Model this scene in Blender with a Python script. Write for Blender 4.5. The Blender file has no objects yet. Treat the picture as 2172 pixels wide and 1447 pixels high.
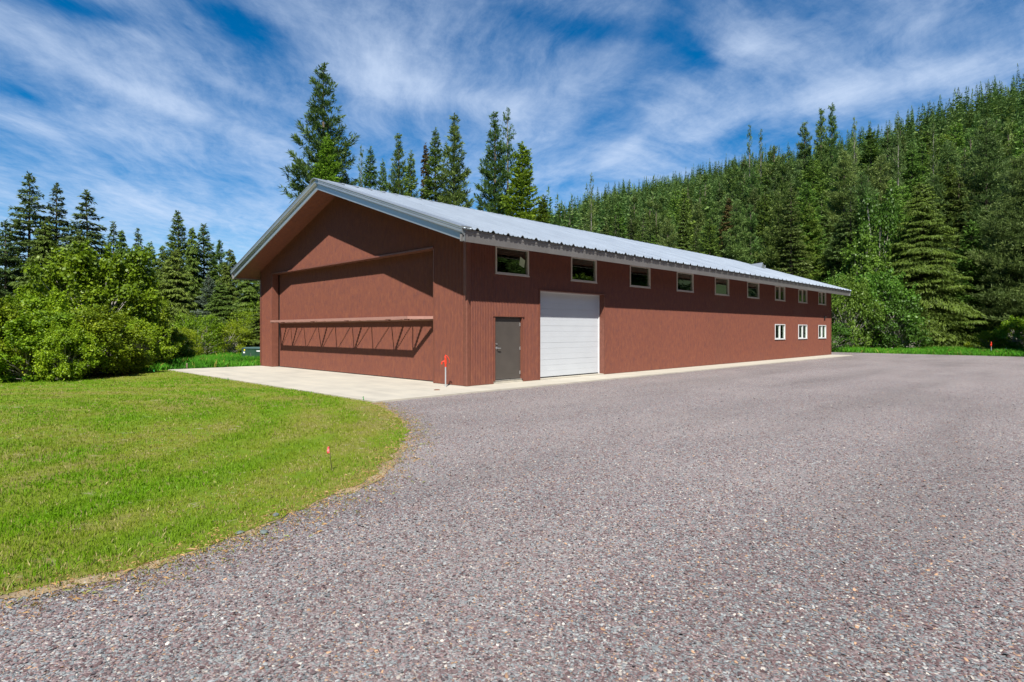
import bpy, math, random
import numpy as np
from mathutils import Vector
R = math.radians
SC = bpy.context.scene
COL = SC.collection

# ---------------------------------------------------------------- camera
CX, CY, CZ = 13.51, -11.65, 1.707
YAW = 0.7825
F = 1250.96            # focal length in pixels of the 2172 px wide photograph
cd = bpy.data.cameras.new('camera')
cam = bpy.data.objects.new('camera', cd); COL.objects.link(cam)
cam.location = (CX, CY, CZ)
cam.rotation_euler = (R(90), 0, YAW)
cd.sensor_width = 36.0
cd.lens = F / 2172 * 36.0
cd.shift_y = -(723.5 - 702.7) / 2172
cd.clip_start = 0.1
cd.clip_end = 12000
SC.camera = cam

# ---------------------------------------------------------------- world, sun, exposure
SUN = Vector((0.93, -1.0, 1.66)).normalized()
SUN_EL = math.asin(SUN.z)
SUN_ROT = math.atan2(SUN.x, SUN.y)
SC.view_settings.view_transform = 'Standard'
SC.view_settings.look = 'None'
SC.view_settings.exposure = 0.90
SC.view_settings.gamma = 1.0

sd = bpy.data.lights.new('sun', 'SUN')
sd.energy = 5.0; sd.angle = R(0.5); sd.color = (1.0, 0.955, 0.88)
sun = bpy.data.objects.new('sun', sd); COL.objects.link(sun)
sun.rotation_euler = SUN.to_track_quat('Z', 'Y').to_euler()
sun.location = (0, 0, 60)


class NT:
    """small helper for writing node trees"""
    def __init__(s, tree):
        s.t = tree; s.n = tree.nodes; s.l = tree.links
    def add(s, kind, **kw):
        n = s.n.new(kind)
        for k, v in kw.items():
            setattr(n, k, v)
        return n
    def put(s, sock, v):
        if hasattr(v, 'is_linked'):
            s.l.new(v, sock)
        else:
            sock.default_value = v
    def m(s, op, a, b=None, c=None, clamp=False):
        n = s.add('ShaderNodeMath', operation=op, use_clamp=clamp)
        for i, v in enumerate((a, b, c)):
            if v is not None:
                s.put(n.inputs[i], v)
        return n.outputs[0]
    def noise(s, vec, scale, detail=3, rough=0.5, dist=0.0):
        n = s.add('ShaderNodeTexNoise')
        s.put(n.inputs['Vector'], vec)
        n.inputs['Scale'].default_value = scale
        n.inputs['Detail'].default_value = detail
        n.inputs['Roughness'].default_value = rough
        n.inputs['Distortion'].default_value = dist
        return n.outputs['Fac']
    def ramp(s, fac, stops):
        n = s.add('ShaderNodeValToRGB')
        el = n.color_ramp.elements
        while len(el) < len(stops):
            el.new(0.5)
        for e, (p, c) in zip(el, stops):
            e.position = p
            e.color = (c, c, c, 1) if isinstance(c, (int, float)) else (c[0], c[1], c[2], 1)
        s.put(n.inputs[0], fac)
        return n.outputs[0]
    def mix(s, fac, a, b, blend='MIX'):
        n = s.add('ShaderNodeMix', data_type='RGBA', blend_type=blend)
        s.put(n.inputs[0], fac)
        for sock, v in ((n.inputs[6], a), (n.inputs[7], b)):
            if isinstance(v, tuple):
                v = (v[0], v[1], v[2], 1)
            s.put(sock, v)
        return n.outputs[2]
    def mapping(s, vec, scale=(1, 1, 1), rot=(0, 0, 0), loc=(0, 0, 0)):
        n = s.add('ShaderNodeMapping')
        s.put(n.inputs[0], vec)
        n.inputs['Scale'].default_value = scale
        n.inputs['Rotation'].default_value = rot
        n.inputs['Location'].default_value = loc
        return n.outputs[0]
    def smooth(s, v, a, b):
        n = s.add('ShaderNodeMapRange', interpolation_type='SMOOTHSTEP')
        s.put(n.inputs[0], v)
        n.inputs[1].default_value = a; n.inputs[2].default_value = b
        return n.outputs[0]


world = bpy.data.worlds.new('World'); SC.world = world; world.use_nodes = True
W = NT(world.node_tree)
for n in list(W.n):
    W.n.remove(n)
sky = W.add('ShaderNodeTexSky', sky_type='NISHITA', sun_disc=False)
sky.sun_elevation = SUN_EL; sky.sun_rotation = SUN_ROT
sky.altitude = 900; sky.air_density = 1.0; sky.dust_density = 0.3; sky.ozone_density = 2.6
tc = W.add('ShaderNodeTexCoord')
sep = W.add('ShaderNodeSeparateXYZ'); W.l.new(tc.outputs['Generated'], sep.inputs[0])
dx, dy, dz = sep.outputs
cyw, syw = math.cos(YAW), math.sin(YAW)
zz = W.m('MAXIMUM', dz, 0.02)
# position on a flat cloud deck one unit up: A to the north-east, B to the north-west
ca = W.m('DIVIDE', W.m('ADD', W.m('MULTIPLY', dx, cyw), W.m('MULTIPLY', dy, syw)), zz)
cb = W.m('DIVIDE', W.m('ADD', W.m('MULTIPLY', dx, -syw), W.m('MULTIPLY', dy, cyw)), zz)
cv = W.add('ShaderNodeCombineXYZ'); W.l.new(ca, cv.inputs[0]); W.l.new(cb, cv.inputs[1])
P = cv.outputs[0]


def warp(vec, scale, amt):
    n = W.add('ShaderNodeTexNoise'); W.put(n.inputs['Vector'], vec)
    n.inputs['Scale'].default_value = scale; n.inputs['Detail'].default_value = 2
    s1 = W.add('ShaderNodeVectorMath', operation='SUBTRACT'); W.l.new(n.outputs['Color'], s1.inputs[0]); s1.inputs[1].default_value = (.5, .5, .5)
    s2 = W.add('ShaderNodeVectorMath', operation='SCALE'); W.l.new(s1.outputs[0], s2.inputs[0]); s2.inputs['Scale'].default_value = amt
    s3 = W.add('ShaderNodeVectorMath', operation='ADD'); W.put(s3.inputs[0], vec); W.l.new(s2.outputs[0], s3.inputs[1])
    return s3.outputs[0]


Pw = warp(P, 0.7, 0.55)
Pw2 = warp(Pw, 2.4, 0.12)
# the streaks run roughly away from the building's left, others cross on the right
L1 = W.noise(W.mapping(W.mapping(Pw2, rot=(0, 0, R(-14))), scale=(2.6, 0.65, 1)), 1.0, 10, 0.63)
L2 = W.noise(W.mapping(W.mapping(Pw2, rot=(0, 0, R(-48))), scale=(0.7, 2.4, 1), loc=(3, 1, 0)), 1.0, 10, 0.63)
L3 = W.noise(W.mapping(Pw2, scale=(1.5, .8, 1)), 6.5, 10, 0.72)
side = W.smooth(ca, 0.1, 0.9)
streak = W.m('ADD', W.m('MULTIPLY', L1, W.m('SUBTRACT', 1.0, side)), W.m('MULTIPLY', L2, side))
dens = W.m('ADD', W.m('MULTIPLY_ADD', W.m('SUBTRACT', streak, .5), 1.15, .56), W.m('MULTIPLY', W.m('SUBTRACT', L3, .5), 0.42))


def at_img(u, v):
    return (u - 1086) / (702.7 - v), F / (702.7 - v)


def blob(u0, v0, u1, v1, width, amt):
    """adds (or clears) cloud along the line between two points of the cloud deck"""
    a0, b0 = at_img(u0, v0); a1, b1 = at_img(u1, v1)
    mx, my = (a0 + a1) / 2, (b0 + b1) / 2
    L = math.hypot(a1 - a0, b1 - b0) / 2
    c, s = (a1 - a0) / (2 * L), (b1 - b0) / (2 * L)
    sp = W.add('ShaderNodeSeparateXYZ'); W.l.new(Pw3, sp.inputs[0])
    x = W.m('SUBTRACT', sp.outputs[0], mx); y = W.m('SUBTRACT', sp.outputs[1], my)
    al = W.m('DIVIDE', W.m('ADD', W.m('MULTIPLY', x, c), W.m('MULTIPLY', y, s)), L)
    ac = W.m('DIVIDE', W.m('SUBTRACT', W.m('MULTIPLY', y, c), W.m('MULTIPLY', x, s)), width)
    q = W.m('ADD', W.m('MULTIPLY', al, al), W.m('MULTIPLY', ac, ac))
    return W.m('MULTIPLY', W.m('EXPONENT', W.m('MULTIPLY', q, -1.0)), amt)


Pw3 = warp(warp(P, 1.1, 0.42), 4.0, 0.10)
for args in (
    (0, 70, 620, 330, 0.16, 0.30), (150, 40, 420, 120, 0.05, 0.14), (900, 130, 560, 240, 0.10, 0.05),
    (480, 160, 570, 215, 0.07, 0.16), (0, 250, 500, 330, 0.30, 0.20), (0, 420, 600, 470, 0.9, 0.22),
    (680, 30, 900, 260, 0.22, 0.26), (850, 120, 1120, 300, 0.22, 0.28), (1000, 380, 1400, 340, 0.30, 0.16),
    (1200, 400, 1480, 180, 0.10, 0.22), (1560, 60, 1620, 130, 0.16, 0.22), (1420, 300, 2150, 120, 0.20, 0.34),
    (1750, 60, 2150, 60, 0.14, 0.16), (1950, 160, 2172, 120, 0.2, 0.12),
    (60, 0, 330, 70, 0.10, -0.30), (430, 0, 640, 120, 0.10, -0.26), (1060, 20, 1380, 110, 0.10, -0.22),
    (1400, 20, 1490, 190, 0.09, -0.26), (1540, 330, 1640, 240, 0.12, -0.22), (1180, 400, 1270, 340, 0.12, -0.20),
    (0, 200, 160, 240, 0.10, -0.12), (700, 160, 740, 230, 0.10, -0.10)):
    dens = W.m('ADD', dens, blob(*args))
horiz = W.smooth(W.m('MULTIPLY', dz, -1.0), -0.34, -0.02)
dens = W.m('ADD', dens, W.m('MULTIPLY', horiz, 0.12))
front = W.smooth(W.m('ADD', W.m('MULTIPLY', dx, -syw), W.m('MULTIPLY', dy, cyw)), -0.15, 0.35)
cover = W.m('MULTIPLY', W.smooth(dens, 0.20, 1.30), W.m('MULTIPLY_ADD', front, .85, .15))
hs = W.add('ShaderNodeHueSaturation'); W.l.new(sky.outputs[0], hs.inputs['Color'])
hs.inputs['Saturation'].default_value = 1.55; hs.inputs['Value'].default_value = 1.15
cloudc = (6.7, 7.9, 9.9)
skyc = W.mix(W.m('MULTIPLY', cover, 0.88), hs.outputs[0], cloudc)
bg = W.add('ShaderNodeBackground'); W.l.new(skyc, bg.inputs[0]); bg.inputs[1].default_value = 0.056
wo = W.add('ShaderNodeOutputWorld'); W.l.new(bg.outputs[0], wo.inputs[0])

# ---------------------------------------------------------------- helpers
rng = np.random.default_rng(7)
random.seed(7)
FW = np.array([-math.sin(YAW), math.cos(YAW)]); RT = np.array([math.cos(YAW), math.sin(YAW)])


def spot(u, depth):
    """ground point seen at column u of the photograph at the given distance ahead"""
    p = np.array([CX, CY]) + FW * depth + RT * depth * (u - 1086) / F
    return float(p[0]), float(p[1])


def height_for(v, depth):
    return CZ + (702.7 - v) / F * depth


def tag(o, label=None, cat=None, group=None, kind=None):
    if label: o['label'] = label
    if cat: o['category'] = cat
    if group: o['group'] = group
    if kind: o['kind'] = kind
    return o


def empty(name, loc=(0, 0, 0), rz=0.0):
    o = bpy.data.objects.new(name, None); COL.objects.link(o)
    o.location = loc; o.rotation_euler = (0, 0, rz); o.empty_display_size = 0.2
    return o


def mesh_obj(name, verts, faces, mat, parent=None, smooth=False):
    me = bpy.data.meshes.new(name)
    me.from_pydata([tuple(map(float, v)) for v in verts], [], faces)
    me.update()
    me.materials.append(mat)
    if smooth:
        me.polygons.foreach_set('use_smooth', [True] * len(me.polygons))
    o = bpy.data.objects.new(name, me); COL.objects.link(o)
    if parent is not None: o.parent = parent
    return o


def np_mesh(name, V, Fc, mat, attrs=None):
    """V (n,3), Fc (m,k) arrays -> mesh data"""
    me = bpy.data.meshes.new(name)
    V = np.ascontiguousarray(V, dtype=np.float32); Fc = np.ascontiguousarray(Fc, dtype=np.int32)
    me.vertices.add(len(V)); me.vertices.foreach_set('co', V.ravel())
    k = Fc.shape[1]
    me.loops.add(Fc.size); me.loops.foreach_set('vertex_index', Fc.ravel())
    me.polygons.add(len(Fc)); me.polygons.foreach_set('loop_start', np.arange(0, Fc.size, k, dtype=np.int32))
    if attrs:
        for an, arr in attrs.items():
            if arr.ndim == 1:
                a = me.attributes.new(an, 'FLOAT', 'POINT'); a.data.foreach_set('value', arr.astype(np.float32))
            else:
                a = me.attributes.new(an, 'FLOAT_COLOR', 'POINT')
                a.data.foreach_set('color', np.concatenate([arr, np.ones((len(arr), 1))], 1).astype(np.float32).ravel())
    me.update(calc_edges=True); me.validate()
    me.materials.append(mat)
    return me


def val_noise(x, y, s, seed):
    """smooth value noise"""
    r_ = np.random.default_rng(seed).uniform(0, 1, (64, 64))
    X_ = x * s; Y_ = y * s; xi = np.floor(X_).astype(int); yi = np.floor(Y_).astype(int)
    fx = X_ - xi; fy = Y_ - yi; fx = fx * fx * (3 - 2 * fx); fy = fy * fy * (3 - 2 * fy)
    g = lambda a, b: r_[a % 64, b % 64]
    return (g(xi, yi) * (1 - fx) + g(xi + 1, yi) * fx) * (1 - fy) + (g(xi, yi + 1) * (1 - fx) + g(xi + 1, yi + 1) * fx) * fy


class MB:
    def __init__(s): s.v = []; s.f = []
    def add(s, verts, faces):
        b = len(s.v); s.v += [tuple(v) for v in verts]; s.f += [tuple(i + b for i in f) for f in faces]
        return s
    def box(s, a, b):
        x0, y0, z0 = [min(p, q) for p, q in zip(a, b)]; x1, y1, z1 = [max(p, q) for p, q in zip(a, b)]
        v = [(x0, y0, z0), (x1, y0, z0), (x1, y1, z0), (x0, y1, z0), (x0, y0, z1), (x1, y0, z1), (x1, y1, z1), (x0, y1, z1)]
        return s.add(v, [(0, 3, 2, 1), (4, 5, 6, 7), (0, 1, 5, 4), (1, 2, 6, 5), (2, 3, 7, 6), (3, 0, 4, 7)])
    def bevbox(s, a, b, r):
        """box with chamfered vertical and top edges"""
        x0, y0, z0 = [min(p, q) for p, q in zip(a, b)]; x1, y1, z1 = [max(p, q) for p, q in zip(a, b)]
        def ring(z, i):
            return [(x0 + r + i, y0 + i, z), (x1 - r - i, y0 + i, z), (x1 - i, y0 + r + i, z), (x1 - i, y1 - r - i, z), (x1 - r - i, y1 - i, z), (x0 + r + i, y1 - i, z), (x0 + i, y1 - r - i, z), (x0 + i, y0 + r + i, z)]
        v = ring(z0, 0) + ring(z1 - r, 0) + ring(z1, r)
        f = [tuple(range(7, -1, -1)), tuple(range(16, 24))]
        for k in (0, 8):
            for i in range(8):
                j = (i + 1) % 8
                f.append((k + i, k + j, k + 8 + j, k + 8 + i))
        return s.add(v, f)
    def bar(s, p, q, w, h=None):
        """rectangular bar between two points"""
        h = h or w
        p, q = Vector(p), Vector(q); d = (q - p).normalized()
        up = Vector((0, 0, 1)) if abs(d.z) < 0.95 else Vector((0, 1, 0))
        sx = d.cross(up).normalized() * w / 2; sz = sx.cross(d).normalized() * h / 2
        v = [p - sx - sz, p + sx - sz, p + sx + sz, p - sx + sz, q - sx - sz, q + sx - sz, q + sx + sz, q - sx + sz]
        return s.add(v, [(3, 2, 1, 0), (4, 5, 6, 7), (0, 1, 5, 4), (1, 2, 6, 5), (2, 3, 7, 6), (3, 0, 4, 7)])
    def tube(s, pts, rad, n=10):
        pts = [Vector(p) for p in pts]
        if not isinstance(rad, (list, tuple)): rad = [rad] * len(pts)
        rings = []
        for i, p in enumerate(pts):
            d = (pts[min(i + 1, len(pts) - 1)] - pts[max(i - 1, 0)]).normalized()
            a = d.cross(Vector((0, 0, 1)))
            if a.length < 1e-3: a = Vector((1, 0, 0))
            a.normalize(); b = d.cross(a)
            rings.append([p + (a * math.cos(t) + b * math.sin(t)) * rad[i] for t in [2 * math.pi * k / n for k in range(n)]])
        v = [q for r in rings for q in r]; f = []
        for i in range(len(pts) - 1):
            for k in range(n):
                f.append((i * n + k, i * n + (k + 1) % n, (i + 1) * n + (k + 1) % n, (i + 1) * n + k))
        f.append(tuple(range(n))); f.append(tuple(range(len(v) - 1, len(v) - n - 1, -1)))
        return s.add(v, f)
    def extrude(s, prof, path, close=False):
        """prof: list of offset vectors; path: list of points; sheet swept along the path"""
        n = len(prof); v = [Vector(p) + Vector(o) for p in path for o in prof]; f = []
        for i in range(len(path) - 1):
            for k in range(n if close else n - 1):
                f.append((i * n + k, i * n + (k + 1) % n, (i + 1) * n + (k + 1) % n, (i + 1) * n + k))
        if close:
            f.append(tuple(range(n - 1, -1, -1))); f.append(tuple(range((len(path) - 1) * n, len(path) * n)))
        return s.add(v, f)
    def build(s, name, mat, parent=None, smooth=False):
        return mesh_obj(name, s.v, s.f, mat, parent, smooth)


def principled(name):
    m = bpy.data.materials.new(name); m.use_nodes = True
    t = NT(m.node_tree); b = t.n['Principled BSDF']
    return m, t, b


def simple_mat(name, col, rough=0.6, metal=0.0, var=0.12, vscale=3.0, bump=0.0, bscale=40):
    m, t, b = principled(name)
    g = t.add('ShaderNodeTexCoord').outputs['Object']
    f = t.noise(g, vscale, 5, 0.6)
    lo = tuple(c * (1 - var) for c in col); hi = tuple(min(1, c * (1 + var)) for c in col)
    t.l.new(t.ramp(f, [(0.3, lo), (0.7, hi)]), b.inputs['Base Color'])
    r = t.m('MULTIPLY_ADD', t.noise(g, vscale * 4, 3), 0.25, rough - 0.12)
    t.l.new(r, b.inputs['Roughness'])
    b.inputs['Metallic'].default_value = metal
    if bump:
        bn = t.add('ShaderNodeBump'); bn.inputs['Strength'].default_value = bump; bn.inputs['Distance'].default_value = 0.01
        t.l.new(t.noise(g, bscale, 4), bn.inputs['Height']); t.l.new(bn.outputs[0], b.inputs['Normal'])
    return m


# ---------------------------------------------------------------- materials
def siding_mat(name, gain=1.0):
    m, t, b = principled(name)
    g = t.add('ShaderNodeTexCoord').outputs['Object']
    st = t.noise(t.mapping(g, scale=(17, 17, 4.4)), 1.0, 6, 0.65, 0.6)
    pat = t.noise(t.mapping(g, scale=(7, 7, 3.2)), 1.0, 4, 0.6, 0.4)
    fine = t.noise(t.mapping(g, scale=(48, 48, 9)), 1.0, 3, 0.7)
    f = t.m('ADD', t.m('ADD', t.m('MULTIPLY', st, .5), t.m('MULTIPLY', pat, .38)), t.m('MULTIPLY', fine, .22))
    k = gain
    c = t.ramp(f, [(0.40, (.150 * k, .060 * k, .053 * k)), (0.50, (.200 * k, .071 * k, .050 * k)), (0.58, (.232 * k, .080 * k, .051 * k)), (0.68, (.270 * k, .102 * k, .058 * k))])
    t.l.new(c, b.inputs['Base Color'])
    b.inputs['Roughness'].default_value = 0.48
    b.inputs['Specular IOR Level'].default_value = 0.35
    return m


M = {}
M['siding'] = siding_mat('rust_painted_steel', .66)
M['siding_trim'] = simple_mat('rust_trim', (.150, .053, .034), .5, 0, .16, 6)
M['soffit'] = siding_mat('soffit_steel', .8)


def galv(name, col, rough, metal, streak=True):
    m, t, b = principled(name)
    g = t.add('ShaderNodeTexCoord').outputs['Object']
    f = t.noise(t.mapping(g, scale=(.5, 3.2, .5)), 1.0, 5, 0.6)
    f2 = t.noise(g, 26, 3)
    ff = t.m('MULTIPLY_ADD', f, .7, t.m('MULTIPLY', f2, .3))
    t.l.new(t.ramp(ff, [(.3, tuple(c * .88 for c in col)), (.7, tuple(min(1, c * 1.1) for c in col))]), b.inputs['Base Color'])
    t.l.new(t.m('MULTIPLY_ADD', f, .22, rough - .1), b.inputs['Roughness'])
    b.inputs['Metallic'].default_value = metal
    return m


M['roof'] = galv('galvalume_roof', (.50, .555, .60), .30, .68)
M['trim'] = galv('galvanised_trim', (.42, .45, .47), .36, .75)
M['fascia'] = galv('eave_fascia_metal', (.19, .184, .18), .5, .1)
M['vinyl'] = simple_mat('window_vinyl', (.52, .48, .43), .4, 0, .05)
M['vinyl_white'] = simple_mat('window_vinyl_white', (.56, .57, .58), .4, 0, .04)
M['garage'] = simple_mat('garage_door_paint', (.46, .485, .515), .42, 0, .03, 1.2)
M['door'] = simple_mat('grey_door_paint', (.066, .057, .050), .42, 0, .10, 2)
M['door_frame'] = simple_mat('door_frame_paint', (.20, .072, .048), .5, 0, .1)
M['chrome'] = simple_mat('satin_steel', (.62, .62, .62), .3, .9, .06)
M['rubber'] = simple_mat('black_rubber', (.012, .012, .013), .7)
M['truss'] = simple_mat('truss_paint', (.31, .165, .135), .45, 0, .08)
M['truss_dark'] = simple_mat('truss_web_paint', (.24, .10, .075), .5, 0, .1)
M['red'] = simple_mat('hydrant_red', (.62, .035, .012), .38, 0, .15, 20)
M['pipe'] = simple_mat('galvanised_pipe', (.55, .60, .64), .35, .6, .08, 10)
M['wood'] = simple_mat('weathered_stake', (.20, .15, .11), .8, 0, .25, 20)
M['flag_red'] = simple_mat('pink_red_flag', (.75, .09, .10), .6, 0, .1)
M['flag_green'] = simple_mat('green_flag', (.01, .34, .05), .6, 0, .1)
M['wire'] = simple_mat('wire', (.08, .06, .05), .5, .5)
M['box_green'] = simple_mat('cabinet_green', (.022, .060, .035), .45, 0, .15, 3)
M['box_top'] = simple_mat('cabinet_lid', (.055, .10, .085), .35, 0, .1)
M['yellow'] = simple_mat('yellow_decal', (.75, .62, .03), .5)
M['white'] = simple_mat('white_decal', (.7, .7, .7), .5)
M['rock'] = simple_mat('blue_grey_rock', (.10, .125, .12), .85, 0, .3, 14, .5, 30)
M['rust'] = simple_mat('rusty_cap', (.16, .08, .05), .7, .2, .3, 20)
M['bark'] = simple_mat('bark_brown', (.10, .075, .055), .9, 0, .35, 5, .6, 20)
M['bark_pale'] = simple_mat('bark_pale', (.36, .33, .29), .85, 0, .25, 5, .4, 20)
M['bark_grey'] = simple_mat('bark_grey', (.19, .17, .15), .9, 0, .3, 5, .4, 20)
M['paper'] = simple_mat('green_sticker', (.42, .52, .34), .6, 0, .2, 20)
M['interior'] = simple_mat('interior_wall', (.10, .10, .10), .8)
M['white_strip'] = simple_mat('interior_strip', (.8, .8, .8), .5)
M['blind'] = simple_mat('interior_jamb', (.42, .5, .44), .6)


def glass_mat():
    m = bpy.data.materials.new('window_glass'); m.use_nodes = True
    t = NT(m.node_tree)
    for n in list(t.n): t.n.remove(n)
    tr = t.add('ShaderNodeBsdfTransparent'); tr.inputs[0].default_value = (.42, .52, .46, 1)
    gl = t.add('ShaderNodeBsdfGlossy'); gl.inputs['Roughness'].default_value = 0.0; gl.inputs['Color'].default_value = (.85, 1, .85, 1)
    fr = t.add('ShaderNodeFresnel'); fr.inputs[0].default_value = 1.55
    mx = t.add('ShaderNodeMixShader'); t.l.new(t.m('MULTIPLY_ADD', fr.outputs[0], 1.6, .10, clamp=True), mx.inputs[0])
    t.l.new(tr.outputs[0], mx.inputs[1]); t.l.new(gl.outputs[0], mx.inputs[2])
    o = t.add('ShaderNodeOutputMaterial'); t.l.new(mx.outputs[0], o.inputs[0])
    return m


M['glass'] = glass_mat()


def concrete_mat():
    m, t, b = principled('pale_concrete')
    g = t.add('ShaderNodeTexCoord').outputs['Object']
    sw = t.noise(t.mapping(g, scale=(.25, 2.2, 1), rot=(0, 0, R(8))), 1.0, 6, .6, .5)
    bl = t.noise(g, .8, 4, .6)
    fn = t.noise(g, 60, 3, .7)
    f = t.m('ADD', t.m('ADD', t.m('MULTIPLY', sw, .45), t.m('MULTIPLY', bl, .4)), t.m('MULTIPLY', fn, .15))
    c = t.ramp(f, [(.34, (.29, .27, .23)), (.5, (.37, .345, .29)), (.66, (.43, .395, .32))])
    vo = t.add('ShaderNodeTexVoronoi'); vo.inputs['Scale'].default_value = 1.3; t.l.new(g, vo.inputs['Vector'])
    spotf = t.smooth(vo.outputs['Distance'], .012, .03)
    c = t.mix(t.m('SUBTRACT', 1.0, spotf), c, (.25, .2, .15))
    t.l.new(c, b.inputs['Base Color']); b.inputs['Roughness'].default_value = .85
    bn = t.add('ShaderNodeBump'); bn.inputs['Strength'].default_value = .25; bn.inputs['Distance'].default_value = .005
    t.l.new(fn, bn.inputs['Height']); t.l.new(bn.outputs[0], b.inputs['Normal'])
    return m


M['concrete'] = concrete_mat()

STONES = [(.150, .100, .103), (.225, .175, .180), (.20, .225, .240), (.31, .33, .34), (.48, .45, .41), (.42, .27, .17), (.095, .085, .095), (.27, .205, .205), (.62, .60, .56)]
STONE_P = [.22, .21, .20, .14, .045, .03, .06, .09, .004]


def gravel_mat():
    m, t, b = principled('gravel')
    g = t.add('ShaderNodeTexCoord').outputs['Object']
    def layer(scale, seed):
        vo = t.add('ShaderNodeTexVoronoi'); vo.inputs['Scale'].default_value = scale
        t.l.new(t.mapping(g, scale=(1, 1.25, 1), rot=(0, 0, seed), loc=(seed, 0, 0)), vo.inputs['Vector'])
        s = t.add('ShaderNodeSeparateColor'); t.l.new(vo.outputs['Color'], s.inputs[0])
        stops = []; acc = 0
        for c, p in zip(STONES, STONE_P):
            stops.append((min(acc, .999), c)); acc += p
        n = t.add('ShaderNodeValToRGB'); n.color_ramp.interpolation = 'CONSTANT'
        el = n.color_ramp.elements
        while len(el) < len(stops): el.new(.5)
        for e, (p, c) in zip(el, stops):
            e.position = p; e.color = (*c, 1)
        t.l.new(s.outputs[0], n.inputs[0])
        return n.outputs[0], vo.outputs['Distance'], s.outputs[1]
    c1, d1, r1 = layer(46, 0.3)
    c2, d2, r2 = layer(85, 1.1)
    col = t.mix(t.smooth(r1, .35, .45), c1, c2)
    big = t.noise(g, .35, 5, .6, .4)
    col = t.mix(t.m('MULTIPLY', t.smooth(big, .42, .66), .35), col, (.30, .27, .265), 'MIX')
    tr = t.noise(t.mapping(g, scale=(.5, .10, 1), rot=(0, 0, R(-38))), 1.0, 3, .5)
    col = t.mix(.55, col, t.ramp(tr, [(.34, .62), (.52, .95), (.66, 1.08)]), 'MULTIPLY')
    col = t.mix(1.0, col, (.84, .82, .80), 'MULTIPLY')
    t.l.new(col, b.inputs['Base Color']); b.inputs['Roughness'].default_value = .8
    b.inputs['Specular IOR Level'].default_value = .3
    h = t.m('ADD', t.m('MULTIPLY', d1, -1.0), t.m('MULTIPLY', d2, -.5))
    bn = t.add('ShaderNodeBump'); bn.inputs['Strength'].default_value = .75; bn.inputs['Distance'].default_value = .012
    t.l.new(h, bn.inputs['Height']); t.l.new(bn.outputs[0], b.inputs['Normal'])
    return m


M['gravel'] = gravel_mat()


def attr_mat(name, rough=.8, trans=0.0, spec=.25):
    """albedo from the mesh's own 'tint' colour attribute"""
    m, t, b = principled(name)
    a = t.add('ShaderNodeAttribute'); a.attribute_name = 'tint'
    t.l.new(a.outputs['Color'], b.inputs['Base Color'])
    b.inputs['Roughness'].default_value = rough; b.inputs['Specular IOR Level'].default_value = spec
    if trans:
        tl = t.add('ShaderNodeBsdfTranslucent'); t.l.new(a.outputs['Color'], tl.inputs[0])
        mx = t.add('ShaderNodeMixShader'); mx.inputs[0].default_value = trans
        t.l.new(b.outputs[0], mx.inputs[1]); t.l.new(tl.outputs[0], mx.inputs[2])
        t.l.new(mx.outputs[0], t.n['Material Output'].inputs[0])
    return m


M['stone'] = attr_mat('loose_stone', .75)
M['blade'] = attr_mat('grass_blade', .55, .30)


def lawn_mat():
    m, t, b = principled('lawn_turf')
    g = t.add('ShaderNodeTexCoord').outputs['Object']
    big = t.noise(g, .28, 4, .6, .8)
    mid = t.noise(g, 1.6, 5, .65)
    fine = t.noise(g, 55, 4, .75)
    # mowing rounds: rings about a point of the lawn
    s = t.add('ShaderNodeSeparateXYZ'); t.l.new(g, s.inputs[0])
    ddx = t.m('ADD', s.outputs[0], 1.5); ddy = t.m('ADD', s.outputs[1], 13.0)
    rr = t.m('SQRT', t.m('ADD', t.m('MULTIPLY', ddx, ddx), t.m('MULTIPLY', ddy, ddy)))
    ring = t.m('SINE', t.m('MULTIPLY', t.m('ADD', rr, t.m('MULTIPLY', mid, .5)), 5.2))
    f = t.m('ADD', t.m('ADD', t.m('MULTIPLY', big, .65), t.m('MULTIPLY', mid, .35)), t.m('MULTIPLY', ring, .03))
    c = t.ramp(f, [(.38, (.19, .175, .045)), (.46, (.175, .195, .024)), (.54, (.135, .205, .008)), (.66, (.10, .195, .004))])
    c = t.mix(.8, c, t.ramp(fine, [(.25, .45), (.75, 1.25)]), 'MULTIPLY')
    bare = t.m('MULTIPLY', t.smooth(t.noise(g, 2.3, 5, .7, .3), .60, .68), t.smooth(fine, .35, .6))
    c = t.mix(bare, c, (.30, .26, .17))
    # straw-coloured rim
    t.l.new(c, b.inputs['Base Color']); b.inputs['Roughness'].default_value = .8; b.inputs['Specular IOR Level'].default_value = .2
    bn = t.add('ShaderNodeBump'); bn.inputs['Strength'].default_value = .8; bn.inputs['Distance'].default_value = .03
    t.l.new(fine, bn.inputs['Height']); t.l.new(bn.outputs[0], b.inputs['Normal'])
    return m


M['lawn'] = lawn_mat()
M['soil'] = simple_mat('forest_floor', (.055, .060, .022), .9, 0, .45, .8, .6, 8)
M['hill'] = simple_mat('hill_floor', (.030, .042, .014), .95, 0, .4, .05)
M['edge_soil'] = simple_mat('dry_edge', (.22, .165, .095), .95, 0, .35, 3, .6, 30)


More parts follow.
